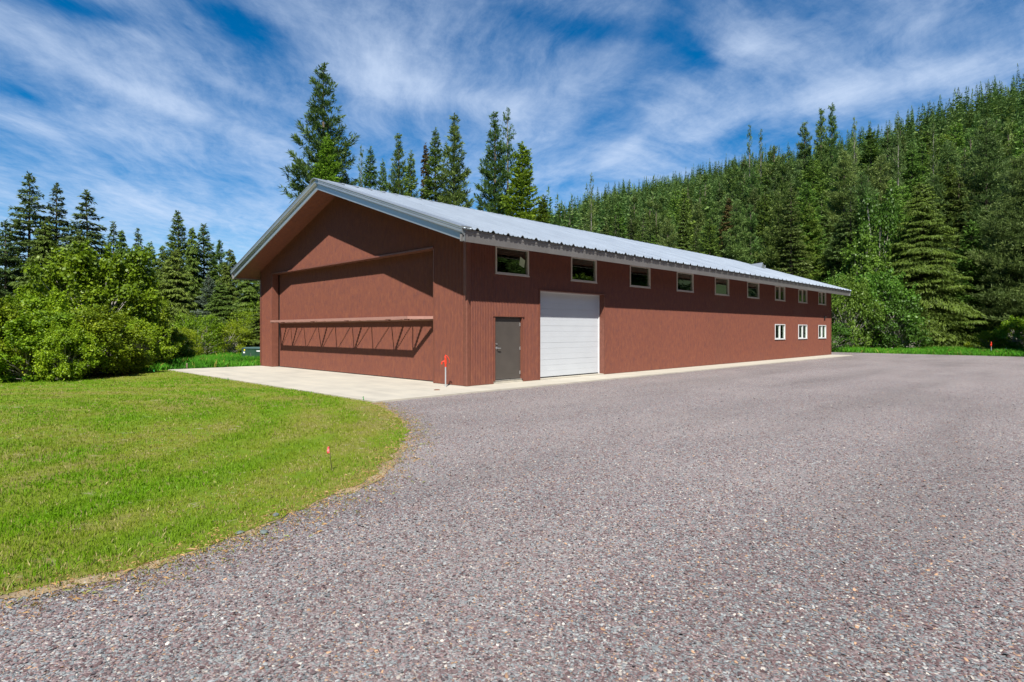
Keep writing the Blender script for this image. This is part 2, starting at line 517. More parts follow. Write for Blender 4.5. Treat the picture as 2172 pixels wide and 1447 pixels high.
def foliage_mat(name, cols, trans=.3, rough=.55):
    m, t, b = principled(name)
    a = t.add('ShaderNodeAttribute'); a.attribute_name = 'var'
    oi = t.add('ShaderNodeObjectInfo')
    k = t.m('ADD', a.outputs['Fac'], t.m('MULTIPLY_ADD', oi.outputs['Random'], .30, -.15), clamp=True)
    n = len(cols)
    c = t.ramp(k, [(i / (n - 1), cc) for i, cc in enumerate(cols)])
    hsn = t.add('ShaderNodeHueSaturation'); t.l.new(c, hsn.inputs['Color'])
    t.l.new(t.m('MULTIPLY_ADD', t.m('FRACT', t.m('MULTIPLY', oi.outputs['Random'], 7.31)), .035, .4825), hsn.inputs['Hue'])
    t.l.new(t.m('MULTIPLY_ADD', t.m('FRACT', t.m('MULTIPLY', oi.outputs['Random'], 13.7)), .45, .78), hsn.inputs['Value'])
    c = hsn.outputs[0]
    t.l.new(c, b.inputs['Base Color'])
    b.inputs['Roughness'].default_value = rough; b.inputs['Specular IOR Level'].default_value = .25
    tl = t.add('ShaderNodeBsdfTranslucent'); t.l.new(c, tl.inputs[0])
    mx = t.add('ShaderNodeMixShader'); mx.inputs[0].default_value = trans
    t.l.new(b.outputs[0], mx.inputs[1]); t.l.new(tl.outputs[0], mx.inputs[2])
    t.l.new(mx.outputs[0], t.n['Material Output'].inputs[0])
    return m


M['f_hemlock'] = foliage_mat('hemlock_needles', [(0.040, 0.068, 0.019), (0.074, 0.117, 0.028), (0.127, 0.173, 0.038)])
M['f_pine'] = foliage_mat('pine_needles', [(0.054, 0.100, 0.025), (0.107, 0.176, 0.041), (0.180, 0.259, 0.057)])
M['f_softpine'] = foliage_mat('soft_pine_needles', [(0.068, 0.114, 0.036), (0.124, 0.187, 0.051), (0.204, 0.271, 0.073)])
M['f_spruce'] = foliage_mat('spruce_needles', [(0.053, 0.101, 0.021), (0.110, 0.186, 0.029), (0.188, 0.285, 0.041)])
M['f_bright'] = foliage_mat('bright_fir_needles', [(0.072, 0.139, 0.013), (0.131, 0.226, 0.019), (0.223, 0.331, 0.032)])
M['f_cedar'] = foliage_mat('cedar_sprays', [(0.047, 0.082, 0.011), (0.083, 0.131, 0.016), (0.135, 0.190, 0.025)])
M['f_rusty'] = foliage_mat('rusty_sprays', [(.052, .044, .012), (.095, .075, .018), (.125, .118, .025)])
M['f_blue'] = foliage_mat('blue_grey_needles', [(0.060, 0.094, 0.064), (0.097, 0.137, 0.097), (0.150, 0.196, 0.128)])
M['f_maple'] = foliage_mat('maple_leaves', [(0.094, 0.156, 0.008), (0.168, 0.258, 0.009), (0.309, 0.389, 0.020)], .38, .45)
M['f_green'] = foliage_mat('green_leaves', [(0.049, 0.119, 0.014), (0.087, 0.180, 0.021), (0.148, 0.269, 0.034)], .38, .45)
M['f_far'] = foliage_mat('far_needles', [(0.054, 0.102, 0.026), (0.090, 0.157, 0.036), (0.144, 0.225, 0.054)], .2, .7)
M['f_tall'] = foliage_mat('tall_grass', [(.030, .15, .008), (.065, .26, .010), (.13, .36, .02)], .35, .5)

# ---------------------------------------------------------------- terrain
RIDGE = [(-15, 900, 0), (-10, 900, 30), (-3, 900, 95), (2.9, 900, 148), (10, 800, 163), (18.3, 685, 150), (28, 590, 146), (36.2, 520, 139), (41, 500, 135), (60, 480, 140), (85, 480, 110), (115, 480, 30), (125, 480, 0)]
RB = 108.0


def hill_z(x, y):
    ex, ey = x - CX, y - CY
    r = np.hypot(ex, ey)
    fwd = ex * FW[0] + ey * FW[1]; rt = ex * RT[0] + ey * RT[1]
    th = np.degrees(np.arctan2(rt, fwd))
    T = np.array(RIDGE)
    rr = np.interp(th, T[:, 0], T[:, 1]); zr = np.interp(th, T[:, 0], T[:, 2])
    zr = np.where((th < -15) | (th > 125), 0, zr)
    s = (r - RB) / (rr - RB)
    z = zr * np.clip(s, 0, 1) ** 1.12
    z = np.where(s > 1, zr * (1 - (s - 1) * 0.8), z)
    z = z + np.clip(s, 0, 1) * 7 * (np.sin(x * .021 + 1.3) + np.sin(y * .027 + x * .011))
    return np.where(zr <= 0, -1.0, z) - .05 * (s < 0.0)


gs = []
gr = [0.0] + list(np.geomspace(6, 7000, 40)); na = 72
V = [(CX, CY, 0)]
for r in gr[1:]:
    for k in range(na):
        a = 2 * math.pi * k / na
        V.append((CX + r * math.cos(a), CY + r * math.sin(a), -0.02 - .00 * r))
Fc = [(0, 1 + k, 1 + (k + 1) % na) for k in range(na)]
for i in range(len(gr) - 2):
    for k in range(na):
        Fc.append((1 + i * na + k, 1 + (i + 1) * na + k, 1 + (i + 1) * na + (k + 1) % na, 1 + i * na + (k + 1) % na))
V = [(v[0], v[1], -0.03) for v in V]
tag(mesh_obj('ground', V, Fc, M['soil']), 'dark forest floor stretching to the horizon', kind='structure')

ths = np.linspace(-16, 128, 150); rad = np.concatenate([[RB - 4], np.geomspace(RB, 1300, 70)])
TT, RR = np.meshgrid(ths, rad, indexing='ij')
X = CX + RR * (np.cos(np.radians(TT)) * FW[0] + np.sin(np.radians(TT)) * RT[0])
Y = CY + RR * (np.cos(np.radians(TT)) * FW[1] + np.sin(np.radians(TT)) * RT[1])
Z = hill_z(X, Y); Z[:, 0] = -1.5
nr = len(rad); idx = np.arange(len(ths) * nr).reshape(len(ths), nr)
Fq = np.stack([idx[:-1, :-1], idx[1:, :-1], idx[1:, 1:], idx[:-1, 1:]], -1).reshape(-1, 4)
me = np_mesh('hill', np.stack([X, Y, Z], -1).reshape(-1, 3), Fq[:, ::-1], M['hill'])
hill = bpy.data.objects.new('hill', me); COL.objects.link(hill)
tag(hill, 'steep forested hillside rising to the right', kind='structure')


def flat_poly(name, pts, z, mat, thick=None):
    n = len(pts)
    if thick is None:
        return mesh_obj(name, [(x, y, z) for x, y in pts], [tuple(range(n))], mat)
    v = [(x, y, z) for x, y in pts] + [(x, y, z - thick) for x, y in pts]
    f = [tuple(range(n)), tuple(range(2 * n - 1, n - 1, -1))] + [(i, i + n, (i + 1) % n + n, (i + 1) % n) for i in range(n)]
    return mesh_obj(name, v, f, mat)


def densify(pts, step, jit, seed):
    r = random.Random(seed); out = []
    for (x0, y0), (x1, y1) in zip(pts, pts[1:] + pts[:1]):
        L = math.hypot(x1 - x0, y1 - y0); n = max(1, int(L / step))
        for i in range(n):
            k = i / n
            out.append((x0 + (x1 - x0) * k + r.uniform(-jit, jit), y0 + (y1 - y0) * k + r.uniform(-jit, jit)))
    return out


def catmull(pts, n=8):
    out = []
    for i in range(len(pts) - 1):
        p0 = pts[max(i - 1, 0)]; p1 = pts[i]; p2 = pts[i + 1]; p3 = pts[min(i + 2, len(pts) - 1)]
        for k in range(n):
            t = k / n
            out.append(tuple(.5 * (2 * p1[j] + (p2[j] - p0[j]) * t + (2 * p0[j] - 5 * p1[j] + 4 * p2[j] - p3[j]) * t * t + (3 * p1[j] - p0[j] - 3 * p2[j] + p3[j]) * t ** 3) for j in (0, 1)))
    out.append(pts[-1]); return out


EDGE = catmull([(1.30, -4.05), (3.31, -4.81), (5.0, -5.7), (6.4, -6.85), (7.5, -8.0), (8.15, -9.19), (8.55, -10.19), (8.50, -11.3), (8.0, -13), (6.5, -16), (2, -21), (-8, -27), (-20, -30)], 8)
LAWN_BACK = [(-28, -20), (-20, -14.5), (-16.5, -11.8), (-12.5, -9.2), (-13.6, -7.4), (-15.4, -5.2), (-16.5, -4.2), (-15.2, -4.0)]
gravel_pts = densify([(1.30, 34.3), (1.30, 60), (-30, 40.9), (-12, 40.9), (-1.84, 40.9), (10, 40.3), (20, 38.5), (30, 34), (40, 24), (44, 5), (42, -20), (30, -40), (-20, -42), (-20, -30)], 500, 0, 1)
# gravel: one sheet under everything nearby (lawn and slab lie on it)
gp = densify([(-21, 41.2), (-12, 41.0), (-1.84, 41.0), (10, 40.3), (20, 38.5), (30, 34), (40, 24), (44, 5), (42, -20), (30, -40), (-20, -42), (-20, -30), (-2, -22), (0, -10), (-1, -3), (-14, -3), (-14.5, 20), (-21, 30)], .6, .10, 3)
tag(flat_poly('gravel_lot', gp, 0.0, M['gravel']), 'grey and mauve crushed gravel parking area', kind='structure')
# lawn sheet with a ragged rim
rj = random.Random(5)
edge_j = []
for i, (x, y) in enumerate(EDGE):
    edge_j.append((x, y))
ed = []
for (x0, y0), (x1, y1) in zip(edge_j, edge_j[1:]):
    L = math.hypot(x1 - x0, y1 - y0); n = max(1, int(L / .10))
    for i in range(n):
        k = i / n; ed.append((x0 + (x1 - x0) * k + rj.gauss(0, .035), y0 + (y1 - y0) * k + rj.gauss(0, .035)))
lawn_poly = ed + LAWN_BACK + [(1.2, -4.0)]
flat = flat_poly('lawn', lawn_poly, 0.009, M['lawn'])
tag(flat, 'mown green lawn curving round the gravel', kind='structure')
ed2 = []
for (x0, y0), (x1, y1) in zip(edge_j, edge_j[1:]):
    L = math.hypot(x1 - x0, y1 - y0); nx, ny = -(y1 - y0) / L, (x1 - x0) / L
    n = max(1, int(L / .12))
    for i in range(n):
        k = i / n; o = max(-.05, .14 * val_noise(np.array([x0 * 1.0]), np.array([y0 * 1.0]), 1.7, 21)[0] ** 1.5 * 1.6 - .04 + rj.gauss(0, .05))
        ed2.append((x0 + (x1 - x0) * k + nx * o, y0 + (y1 - y0) * k + ny * o))
inner = [(x - .6 * 0, y) for x, y in edge_j]
tag(flat_poly('dry_soil_edge', ed2 + [(-19, -29), (-8, -20), (0, -12), (1, -6), (1.2, -4.02)], 0.005, M['edge_soil']), 'strip of dry tan soil where lawn meets gravel', kind='structure')
# slab
sl = MB()
zs = 0.04
sl.add([(-15.2, -4, zs), (1.30, -4, zs), (1.38, 34.1, zs), (1.38, 34.2, zs), (-15.2, 34.2, zs), (-15.2, -4, -.1), (1.30, -4, -.1), (1.38, 34.1, -.1), (1.38, 34.2, -.1), (-15.2, 34.2, -.1)],
       [(0, 1, 2, 3, 4), (0, 5, 6, 1), (1, 6, 7, 2), (2, 7, 8, 3), (3, 8, 9, 4), (4, 9, 5, 0)])
tag(sl.build('concrete_apron', M['concrete']), 'pale concrete slab and kerb strip round the building', kind='structure')

# ---------------------------------------------------------------- building
B = empty('metal_building', (0, 0, 0))
tag(B, 'long rust brown corrugated metal workshop with a galvanised gable roof', 'building')
Wd, Ln = 15.24, 34.20
PITCH = 0.336
ZB = 0.05
XE, ZE = 1.04, 4.57           # roof sheet edge at the eave


def roof_z(x):                # top of the roof sheet
    xx = -7.62 + abs(x + 7.62)
    return ZE + (XE - xx) * PITCH


PCH, AMP = 0.068, 0.010


def corr(mb, origin, du, nrm, u0, u1, z0, z1f, back=None):
    """corrugated panel: origin + du*u + nrm*depth; z1f gives the top at u"""
    n = max(1, int(round((u1 - u0) / (PCH / 4))))
    us = [u0 + (u1 - u0) * i / n for i in range(n + 1)]
    v = []
    for u in us:
        d = AMP * math.cos(2 * math.pi * u / PCH)
        zt = z1f(u) if callable(z1f) else z1f
        zb = z0(u) if callable(z0) else z0
        for z in (zb, zt):
            v.append((origin[0] + du[0] * u + nrm[0] * d, origin[1] + du[1] * u + nrm[1] * d, z))
    f = [(2 * i, 2 * i + 2, 2 * i + 3, 2 * i + 1) for i in range(n)]
    mb.add(v, f)


X0, X1 = -13.85, -1.63        # hangar opening
HZ = 4.36
wall = MB()
o, du, nn = (0, 0), (-1, 0), (0, -1)
top = lambda u: roof_z(-u) - .10
corr(wall, o, du, nn, 0.10, 1.63, ZB, top)
corr(wall, o, du, nn, 1.63, 13.85, HZ + .05, top)
corr(wall, o, du, nn, 13.85, Wd - .06, ZB, top)
wall.build('wall', M['siding'], B)

# side wall with its openings
WIN = [(1.19, 2.72), (4.95, 6.47), (8.72, 10.24), (12.48, 14.01), (16.23, 17.77), (20.03, 21.58), (23.89, 25.45), (27.72, 29.27), (31.48, 33.04)]
LOW = WIN[6:]
ZW0, ZW1 = 3.54, 4.41
ZL0, ZL1 = 1.23, 2.13
GD = (3.29, 6.96, 3.10)
DR = (1.13, 2.44, 2.17)
ops = [(a, b, ZW0, ZW1) for a, b in WIN] + [(a, b, ZL0, ZL1) for a, b in LOW] + [(GD[0], GD[1], -1, GD[2]), (DR[0], DR[1], -1, DR[2])]
ys = sorted({.10, Ln} | {q for a in ops for q in a[:2]})
side_w = MB()
ZT = 4.60
for y0, y1 in zip(ys, ys[1:]):
    ym = (y0 + y1) / 2
    blk = sorted([(a[2], a[3]) for a in ops if a[0] < ym < a[1]])
    z = ZB
    for z0, z1 in blk:
        if z0 > z + .001: corr(side_w, (0, 0), (0, 1), (1, 0), y0, y1, z, z0)
        z = max(z, z1)
    if z < ZT: corr(side_w, (0, 0), (0, 1), (1, 0), y0, y1, z, ZT)
side_w.build('wall', M['siding'], B)
bw = MB()
corr(bw, (-Wd, 0), (0, 1), (-1, 0), 0, Ln, ZB, ZT)
bw.build('wall', M['siding'], B)
fw_ = MB()
corr(fw_, (0, Ln), (-1, 0), (0, 1), 0, Wd, ZB, top)
fw_.build('wall', M['siding'], B)
# corner trims (rounded)
ct = MB()
prof = [(-.13, -.014, 0), (-.02, -.022, 0), (-.005, -.021, 0), (.008, -.016, 0), (.016, -.008, 0), (.021, .005, 0), (.022, .02, 0), (.014, .13, 0), (-.02, .02, 0)]
ct.extrude([(a, b, 0) for a, b, c in prof], [(0, 0, ZB), (0, 0, 4.70)], True)
ct.build('corner_trim', M['siding_trim'], B)
ct = MB(); ct.extrude([(-Wd - (a), b, 0) for a, b, c in prof][::-1], [(0, 0, ZB), (0, 0, 4.70)], True); ct.build('corner_trim', M['siding_trim'], B)
ct = MB(); ct.extrude([(a, Ln - b, 0) for a, b, c in prof][::-1], [(0, 0, ZB), (0, 0, 4.70)], True); ct.build('corner_trim', M['siding_trim'], B)
# foundation lip showing under the siding
for a_, b_ in (((-Wd + .03, .02, 0.0), (X0 - .02, .2, ZB + .02)), ((X1 + .02, .02, 0), (-.02, .2, ZB + .02)), ((-.2, .2, 0), (-.02, DR[0], ZB + .02)), ((-.2, DR[1], 0), (-.02, GD[0], ZB + .02)), ((-.2, GD[1], 0), (-.02, Ln - .1, ZB + .02))):
    MB().box(a_, b_).build('foundation', M['concrete'], B)

# roof sheets
def roof_sheet(x_sign):
    yv = []; ys_ = []
    y = -1.06
    k = 0
    rib = 0.615
    pts = []
    y0 = -.49 - rib
    while y0 < Ln + 1.0:
        for dy_, h in ((-.085, 0), (-.026, .064), (.026, .064), (.085, 0), (.165, 0), (.183, .022), (.217, .022), (.235, 0), (.38, 0), (.398, .022), (.432, .022), (.45, 0)):
            pts.append((y0 + dy_, h))
        y0 += rib
    pts = [p for p in pts if -1.05 < p[0] < Ln + .98]
    xr = -7.62
    xe = XE if x_sign > 0 else -Wd - XE
    nx = 14
    v = []
    for i in range(nx + 1):
        x = xe + (xr - xe) * i / nx
        z = roof_z(x)
        for yy, h in pts: v.append((x, yy, z + h))
    n = len(pts)
    f = [(i * n + k, i * n + k + 1, (i + 1) * n + k + 1, (i + 1) * n + k) for i in range(nx) for k in range(n - 1)]
    if x_sign > 0: f = [q[::1] for q in f]
    mb = MB().add(v, f)
    v2 = []
    for yy, h in pts:
        v2.append((xe, yy, roof_z(xe) + h)); v2.append((xe, yy, roof_z(xe) + h - .014))
    mb.add(v2, [(2 * i, 2 * i + 1, 2 * i + 3, 2 * i + 2) for i in range(n - 1)])
    v3 = [(p[0], p[1], p[2] - .012) for p in v]
    mb.add(v3, [q[::-1] for q in f])
    return mb


roof = roof_sheet(1).build('roof', M['roof'], B)
roof2 = roof_sheet(-1).build('roof', M['roof'], B)
rc = MB()
zr_ = roof_z(-7.62)
rc.extrude([(-.30, 0, -.30 * PITCH + .045), (-.28, 0, -.28 * PITCH + .052), (0, 0, .052), (.28, 0, -.28 * PITCH + .052), (.30, 0, -.30 * PITCH + .040), (.30, 0, -.3 * PITCH + .030), (0, 0, .03), (-.30, 0, -.3 * PITCH + .03)], [(-7.62, -1.10, zr_), (-7.62, Ln + 1.02, zr_)], True)
rc.build('ridge_cap', M['trim'], roof)

# rake trims, stepped profile
def rake(yo, sgn, side_s):
    prof = [(.30, .055), (-.10, .055), (-.115, .02), (-.100, -.005), (-.100, -.04), (-.078, -.052), (-.100, -.065), (-.100, -.125), (-.07, -.145), (-.07, -.16), (-.035, -.175), (-.035, -.20), (0.0, -.205), (0.0, -.365), (.03, -.375), (.03, -.1)]
    prof = [(0, yo + sgn * a, b) for a, b in prof]
    xe = XE - .06 if side_s > 0 else -Wd - XE + .06
    xr = -7.62
    mb = MB()
    mb.extrude(prof, [(xe, 0, roof_z(xe)), (xr, 0, roof_z(xr))], True)
    return mb


for yo, sg in ((-.93, 1), (Ln + .95, -1)):
    for ss in (1, -1):
        rake(yo, sg, ss).build('rake_trim', M['trim'], B)
# eave end caps of the rake trim
# eave fascia: square to the roof slope, so its foot sits back from the edge
def eave(ss):
    pr = [(.075, -.018), (.060, -.018), (.055, -.09), (.048, -.10), (.048, -.115), (.040, -.12), (-.018, -.345), (-.035, -.350), (-.06, -.335), (-.06, -.05)]
    mb = MB()
    if ss > 0:
        mb.extrude([(XE - .12 + a, 0, ZE + b + .0) for a, b in pr], [(0, -.99, 0), (0, Ln + .94, 0)], True)
    else:
        mb.extrude([(-Wd - XE + .12 - a, 0, ZE + b) for a, b in pr][::-1], [(0, -.99, 0), (0, Ln + .94, 0)], True)
    return mb


ef = eave(1).build('eave_fascia', M['fascia'], B)
eave(-1).build('eave_fascia', M['fascia'], B)
yy = -.75
while yy < 12:
    xf = XE - .12 + .0265
    MB().tube([(xf - .006, yy, ZE - .185), (xf + .0035, yy, ZE - .184)], .009, 6).build('fascia_screw', M['wire'], ef)
    yy += .62

# soffits: slope with the roof
def soffit(x0, x1, y0, y1):
    mb = MB(); n = 1
    zoff = -.335
    pts = []
    x = x0
    step = .05 if abs(x1 - x0) > 2 else .05
    k = 0; sg = 1 if x1 > x0 else -1
    while sg * (x1 - x) > 0:
        pts.append((x, zoff + (0.010 if k % 2 else 0))); x += sg * step; k += 1
    pts.append((x1, zoff))
    v = []
    for xx, h in pts:
        for yyy in (y0, y1): v.append((xx, yyy, roof_z(xx) + h))
    mb.add(v, [(2 * i, 2 * i + 1, 2 * i + 3, 2 * i + 2) for i in range(len(pts) - 1)])
    return mb


for a, b, c, d in ((-7.62, .87, -.905, .03), (-7.62, -Wd - .87, -.905, .03), (-7.62, .87, Ln - .03, Ln + .92), (-7.62, -Wd - .87, Ln - .03, Ln + .92),
                   (-.03, .87, .03, Ln - .03), (-Wd + .03, -Wd - .87, .03, Ln - .03)):
    soffit(a, b, c, d).build('soffit', M['soffit'], B)

# snow-diverter vent near the far end of the roof
VY, VX = 33.0, -4.6
vz = roof_z(VX)
vb = MB()
vb.add([(VX + .3, VY - .38, roof_z(VX + .3) - .01), (VX + .3, VY + .38, roof_z(VX + .3) - .01), (VX - .9, VY, roof_z(VX - .9) + .02), (VX + .25, VY, vz + .40)],
       [(0, 1, 3), (1, 2, 3), (2, 0, 3), (0, 2, 1)])
vt = vb.build('roof_cricket', M['trim'], B)
MB().tube([(VX + .42, VY, roof_z(VX + .42) - .05), (VX + .42, VY, vz + .18)], .04, 10).build('vent_pipe', M['trim'], vt)

# interior: back wall, floor, ceiling and two white strips just behind the upper panes
inn = MB()
inn.box((-6.0, .75, .04), (-5.9, Ln - .3, 4.5)).box((-5.9, Ln - .4, .04), (-.25, Ln - .3, 4.5)).box((-5.9, .75, .04), (-.25, .85, 4.5)).box((-6, .75, 4.5), (-.05, Ln - .3, 4.56))
inn.build('interior_wall', M['interior'], B)
MB().box((-.16, .9, 4.105), (-.14, Ln - .5, 4.125)).build('interior_strip', M['white_strip'], B)
MB().box((-.20, .9, 4.015), (-.16, Ln - .5, 4.055)).build('interior_strip', M['white_strip'], B)

# hangar door
HD = MB()
corr(HD, (0, .30), (-1, 0), (0, -1), -X1 + .0, -X0 - .12, .07, HZ + .02)
hd = HD.build('hangar_door', M['siding'], B)
MB().box((X0 - .03, .33, .045), (X0 + .20, .36, HZ)).box((X0, .31, HZ - .0), (X1, .40, HZ + .03)).box((X0, .305, .04), (X1, .36, .07)).build('door_seal', M['rubber'], hd)
ty, tz, iy = -.435, 2.15, .20
MB().box((-12.95, ty - .05, tz - .045), (-2.40, ty + .05, tz + .045)).build('truss_chord', M['truss'], hd)
MB().box((-13.68, iy - .05, tz - .045), (-1.68, iy + .05, tz + .045)).box((-13.68, iy + .05, tz - .09), (-1.68, .31, tz + .03)).build('truss_chord', M['truss'], hd)
for a, b in (((-13.62, iy), (-12.9, ty)), ((-1.72, iy), (-2.44, ty))):
    MB().bar((a[0], a[1], tz), (b[0], b[1], tz), .10, .086).build('end_strut', M['truss'], hd)
for x in (-12.9, -11.8, -9.05, -6.35, -3.6, -2.5):
    MB().bar((x, iy, tz - .002), (x, ty, tz - .002), .075, .07).build('cross_strut', M['truss_dark'], hd)
    MB().box((x - .09, ty - .03, tz - .085), (x + .09, ty + .06, tz - .046)).build('strut_bracket', M['truss_dark'], hd)
ON = [-12.85, -11.72, -10.4, -9.0, -7.7, -6.35, -5.0, -3.6, -2.48]
IN = [-12.5, -11.2, -9.9, -8.42, -7.1, -5.7, -4.38, -3.08]
for i, x in enumerate(IN):
    for xo in (ON[i], ON[i + 1]):
        MB().tube([(x, iy, tz), (xo, ty, tz)], .018, 6).build('diagonal_rod', M['truss_dark'], hd)
# opening trim: header and reveals
ht = MB().box((X0 - .02, -.035, HZ), (X1 + .02, .02, HZ + .055)).box((X0, .02, HZ + .004), (X1, .29, HZ + .05))
ht.build('header_trim', M['siding_trim'], B)
for xx, sg in ((X0, -1), (X1, 1)):
    MB().box((xx, -.014, ZB), (xx + sg * .05, .28, HZ - .001)).build('jamb_trim', M['siding_trim'], B)

# garage door
GX = -.235
gd = MB()
zt = GD[2]
nseg = 5; hh = (zt - .12) / nseg
g0, g1 = GD[0] + .05, GD[1] - .05
for i in range(nseg):
    z0 = .115 + i * hh
    k = 3
    for j in range(k):
        a = z0 + j * hh / k; b_ = z0 + (j + 1) * hh / k
        gp_ = .006 if j == k - 1 else .002
        gd.box((GX - .04, g0, a), (GX - (.0 if j % 2 == 0 else .002), g1, b_ - gp_))
gd.box((GX - .06, g0 + .01, .12), (GX - .012, g1 - .01, zt - .02))
gdo = gd.build('garage_door', M['garage'], B)
MB().box((GX - .02, GD[0] + .003, .06), (GX + .03, g0 - .002, zt)).box((GX - .02, g1 + .002, .06), (GX + .03, GD[1] - .003, zt)).box((GX - .02, g0 - .002, zt - .05), (GX + .031, g1 + .002, zt - .002)).build('stop_moulding', M['vinyl_white'], gdo)
MB().box((GX - .04, g0, .075), (GX - .004, g1, .112)).build('bottom_seal', M['rubber'], gdo)
MB().box((GX - .1, GD[0] - .02, .0), (.0, GD[1] + .02, .072)).build('door_sill', M['concrete'], B)
MB().box((GX - .05, GD[0] - .05, ZB), (.018, GD[0], zt)).box((GX - .05, GD[1], ZB), (.018, GD[1] + .05, zt)).box((GX - .05, GD[0] - .05, zt), (.035, GD[1] + .06, zt + .035)).build('opening_trim', M['siding_trim'], B)

# entry door
DX = -.055
dm = MB().box((DX - .045, DR[0] + .07, .165), (DX, DR[1] - .07, DR[2] - .045))
dd = dm.build('entry_door', M['door'], B)
MB().box((DX - .1, DR[0], .13), (.016, DR[0] + .045, DR[2])).box((DX - .1, DR[1] - .045, .13), (.016, DR[1], DR[2])).box((DX - .1, DR[0] - .03, DR[2]), (.035, DR[1] + .05, DR[2] + .03)).build('door_frame', M['siding_trim'], B)
MB().box((DX - .06, DR[0] + .046, .14), (DX - .008, DR[0] + .068, DR[2] - .01)).box((DX - .06, DR[1] - .068, .14), (DX - .008, DR[1] - .046, DR[2] - .01)).box((DX - .06, DR[0] + .046, DR[2] - .042), (DX - .02, DR[1] - .046, DR[2] - .002)).build('door_stop', M['door'], dd)
MB().box((DX - .1, DR[0] + .045, .13), (.0, DR[1] - .045, .150)).build('threshold', M['chrome'], dd)
MB().box((DX - .12, DR[0] - .0, .0), (-.012, DR[1], .128)).build('door_step', M['concrete'], B)
hy = DR[0] + .16
hm = MB().box((DX, DR[0] + .072, 1.02), (DX + .006, DR[0] + .10, 1.34)).tube([(DX, hy, 1.17), (DX + .015, hy, 1.17)], .045, 14).tube([(DX + .01, hy, 1.17), (DX + .06, hy, 1.17), (DX + .07, hy + .03, 1.17), (DX + .07, hy + .13, 1.165)], .013, 8).tube([(DX, hy, 1.30), (DX + .02, hy, 1.30)], .030, 12)
hm.build('lever_handle', M['chrome'], dd)
for z in (.35, 1.15, 1.93):
    MB().tube([(DX + .012, DR[1] - .075, z - .055), (DX + .012, DR[1] - .075, z + .055)], .012, 8).box((DX + .0005, DR[1] - .105, z - .055), (DX + .004, DR[1] - .072, z + .055)).build('hinge', M['chrome'], dd)

# windows
def window(y0, y1, z0, z1, slider, mat):
    root = empty('window', (0, y0, z0)); root.parent = B
    w, h = y1 - y0, z1 - z0; fw = .048
    def bx(mb, a0, b0, a1, b1, x0, x1): mb.box((x0, a0, b0), (x1, a1, b1))
    fr = MB()
    bx(fr, 0, 0, w, fw, -.07, .030); bx(fr, 0, h - fw, w, h, -.07, .030); bx(fr, 0, fw, fw, h - fw, -.07, .030); bx(fr, w - fw, fw, w, h - fw, -.07, .030)
    bx(fr, -.02, -.025, w + .02, -.001, -.02, .042)
    fr.build('frame', mat, root)
    if slider:
        sm = MB(); bx(sm, w * .5 - .055, fw, w * .5 + .055, h - fw, -.06, .012)
        bx(sm, fw, fw, w * .5 - .055, fw + .03, -.055, -.005); bx(sm, fw, h - fw - .03, w * .5 - .055, h - fw, -.055, -.005)
        sm.build('sash', mat, root)
        spans = [(fw, w * .5 - .055), (w * .5 + .055, w - fw)]
    else:
        spans = [(fw, w - fw)]
    for a, b in spans:
        pm = MB().box((-.045, a + .001, fw + .001), (-.037, b - .001, h - fw - .001)); pm.build('pane', M['glass'], root)
    if z0 < 3:
        for a, b in spans:
            MB().box((-.25, b - .12, fw), (-.08, b - .0, h - fw)).build('inner_jamb', M['blind'], root)
    return root


for i, (a, b) in enumerate(WIN):
    wroot = window(a, b, ZW0, ZW1, i >= 6, M['vinyl'])
    if i == 0:
        s = MB().add([(-.034, 1.12, .36), (-.034, 1.35, .27), (-.034, 1.41, .52), (-.034, 1.17, .63), (-.036, 1.12, .36), (-.036, 1.35, .27), (-.036, 1.41, .52), (-.036, 1.17, .63)], [(0, 1, 2, 3), (7, 6, 5, 4)])
        s.build('sticker', M['paper'], wroot)
for a, b in LOW:
    window(a, b, ZL0, ZL1, True, M['vinyl_white'])
# lamp under the eave at the far end, small vents
MB().box((.012, 32.62, 2.56), (.06, 32.78, 2.74)).box((.06, 32.60, 2.66), (.14, 32.80, 2.72)).build('wall_lamp', M['rubber'], B)

# ---------------------------------------------------------------- small things
def hydrant(loc, rz, label):
    h = empty('yard_hydrant', loc, rz)
    tag(h, label, 'hydrant', 'yard hydrants')
    MB().tube([(0, 0, -.02), (0, 0, .60)], .021, 12).build('standpipe', M['pipe'], h)
    hb = MB().tube([(0, 0, .60), (0, 0, .66), (0, 0, .70), (0, 0, .83), (0, 0, .88), (0, 0, .91)], [.026, .026, .034, .030, .026, .010], 12)
    hb.tube([(0, 0, .75), (-.06, 0, .77), (-.105, 0, .745), (-.115, 0, .70)], [.020, .018, .017, .018], 10)
    hb.tube([(-.115, 0, .705), (-.115, 0, .68)], .023, 10)
    hb.build('head', M['red'], h)
    MB().tube([(-.03, 0, .89), (.0, 0, .945), (.05, 0, .92), (.095, 0, .85), (.118, 0, .79), (.112, 0, .73)], [.013, .014, .012, .010, .009, .011], 8).tube([(0, .0, .91), (0, 0, .97)], .010, 8).build('handle', M['red'], h)
    MB().bar((.035, 0, .78), (.035, 0, .92), .012, .02).build('linkage', M['wire'], h)
    return h


hydrant((-.35, -.53, zs), YAW + R(5), 'red and silver yard hydrant on the concrete by the corner of the building')
h2 = hydrant((8.02, 43.0, 0.0), YAW + R(30), 'far yard hydrant with red head in the grass below the pines')


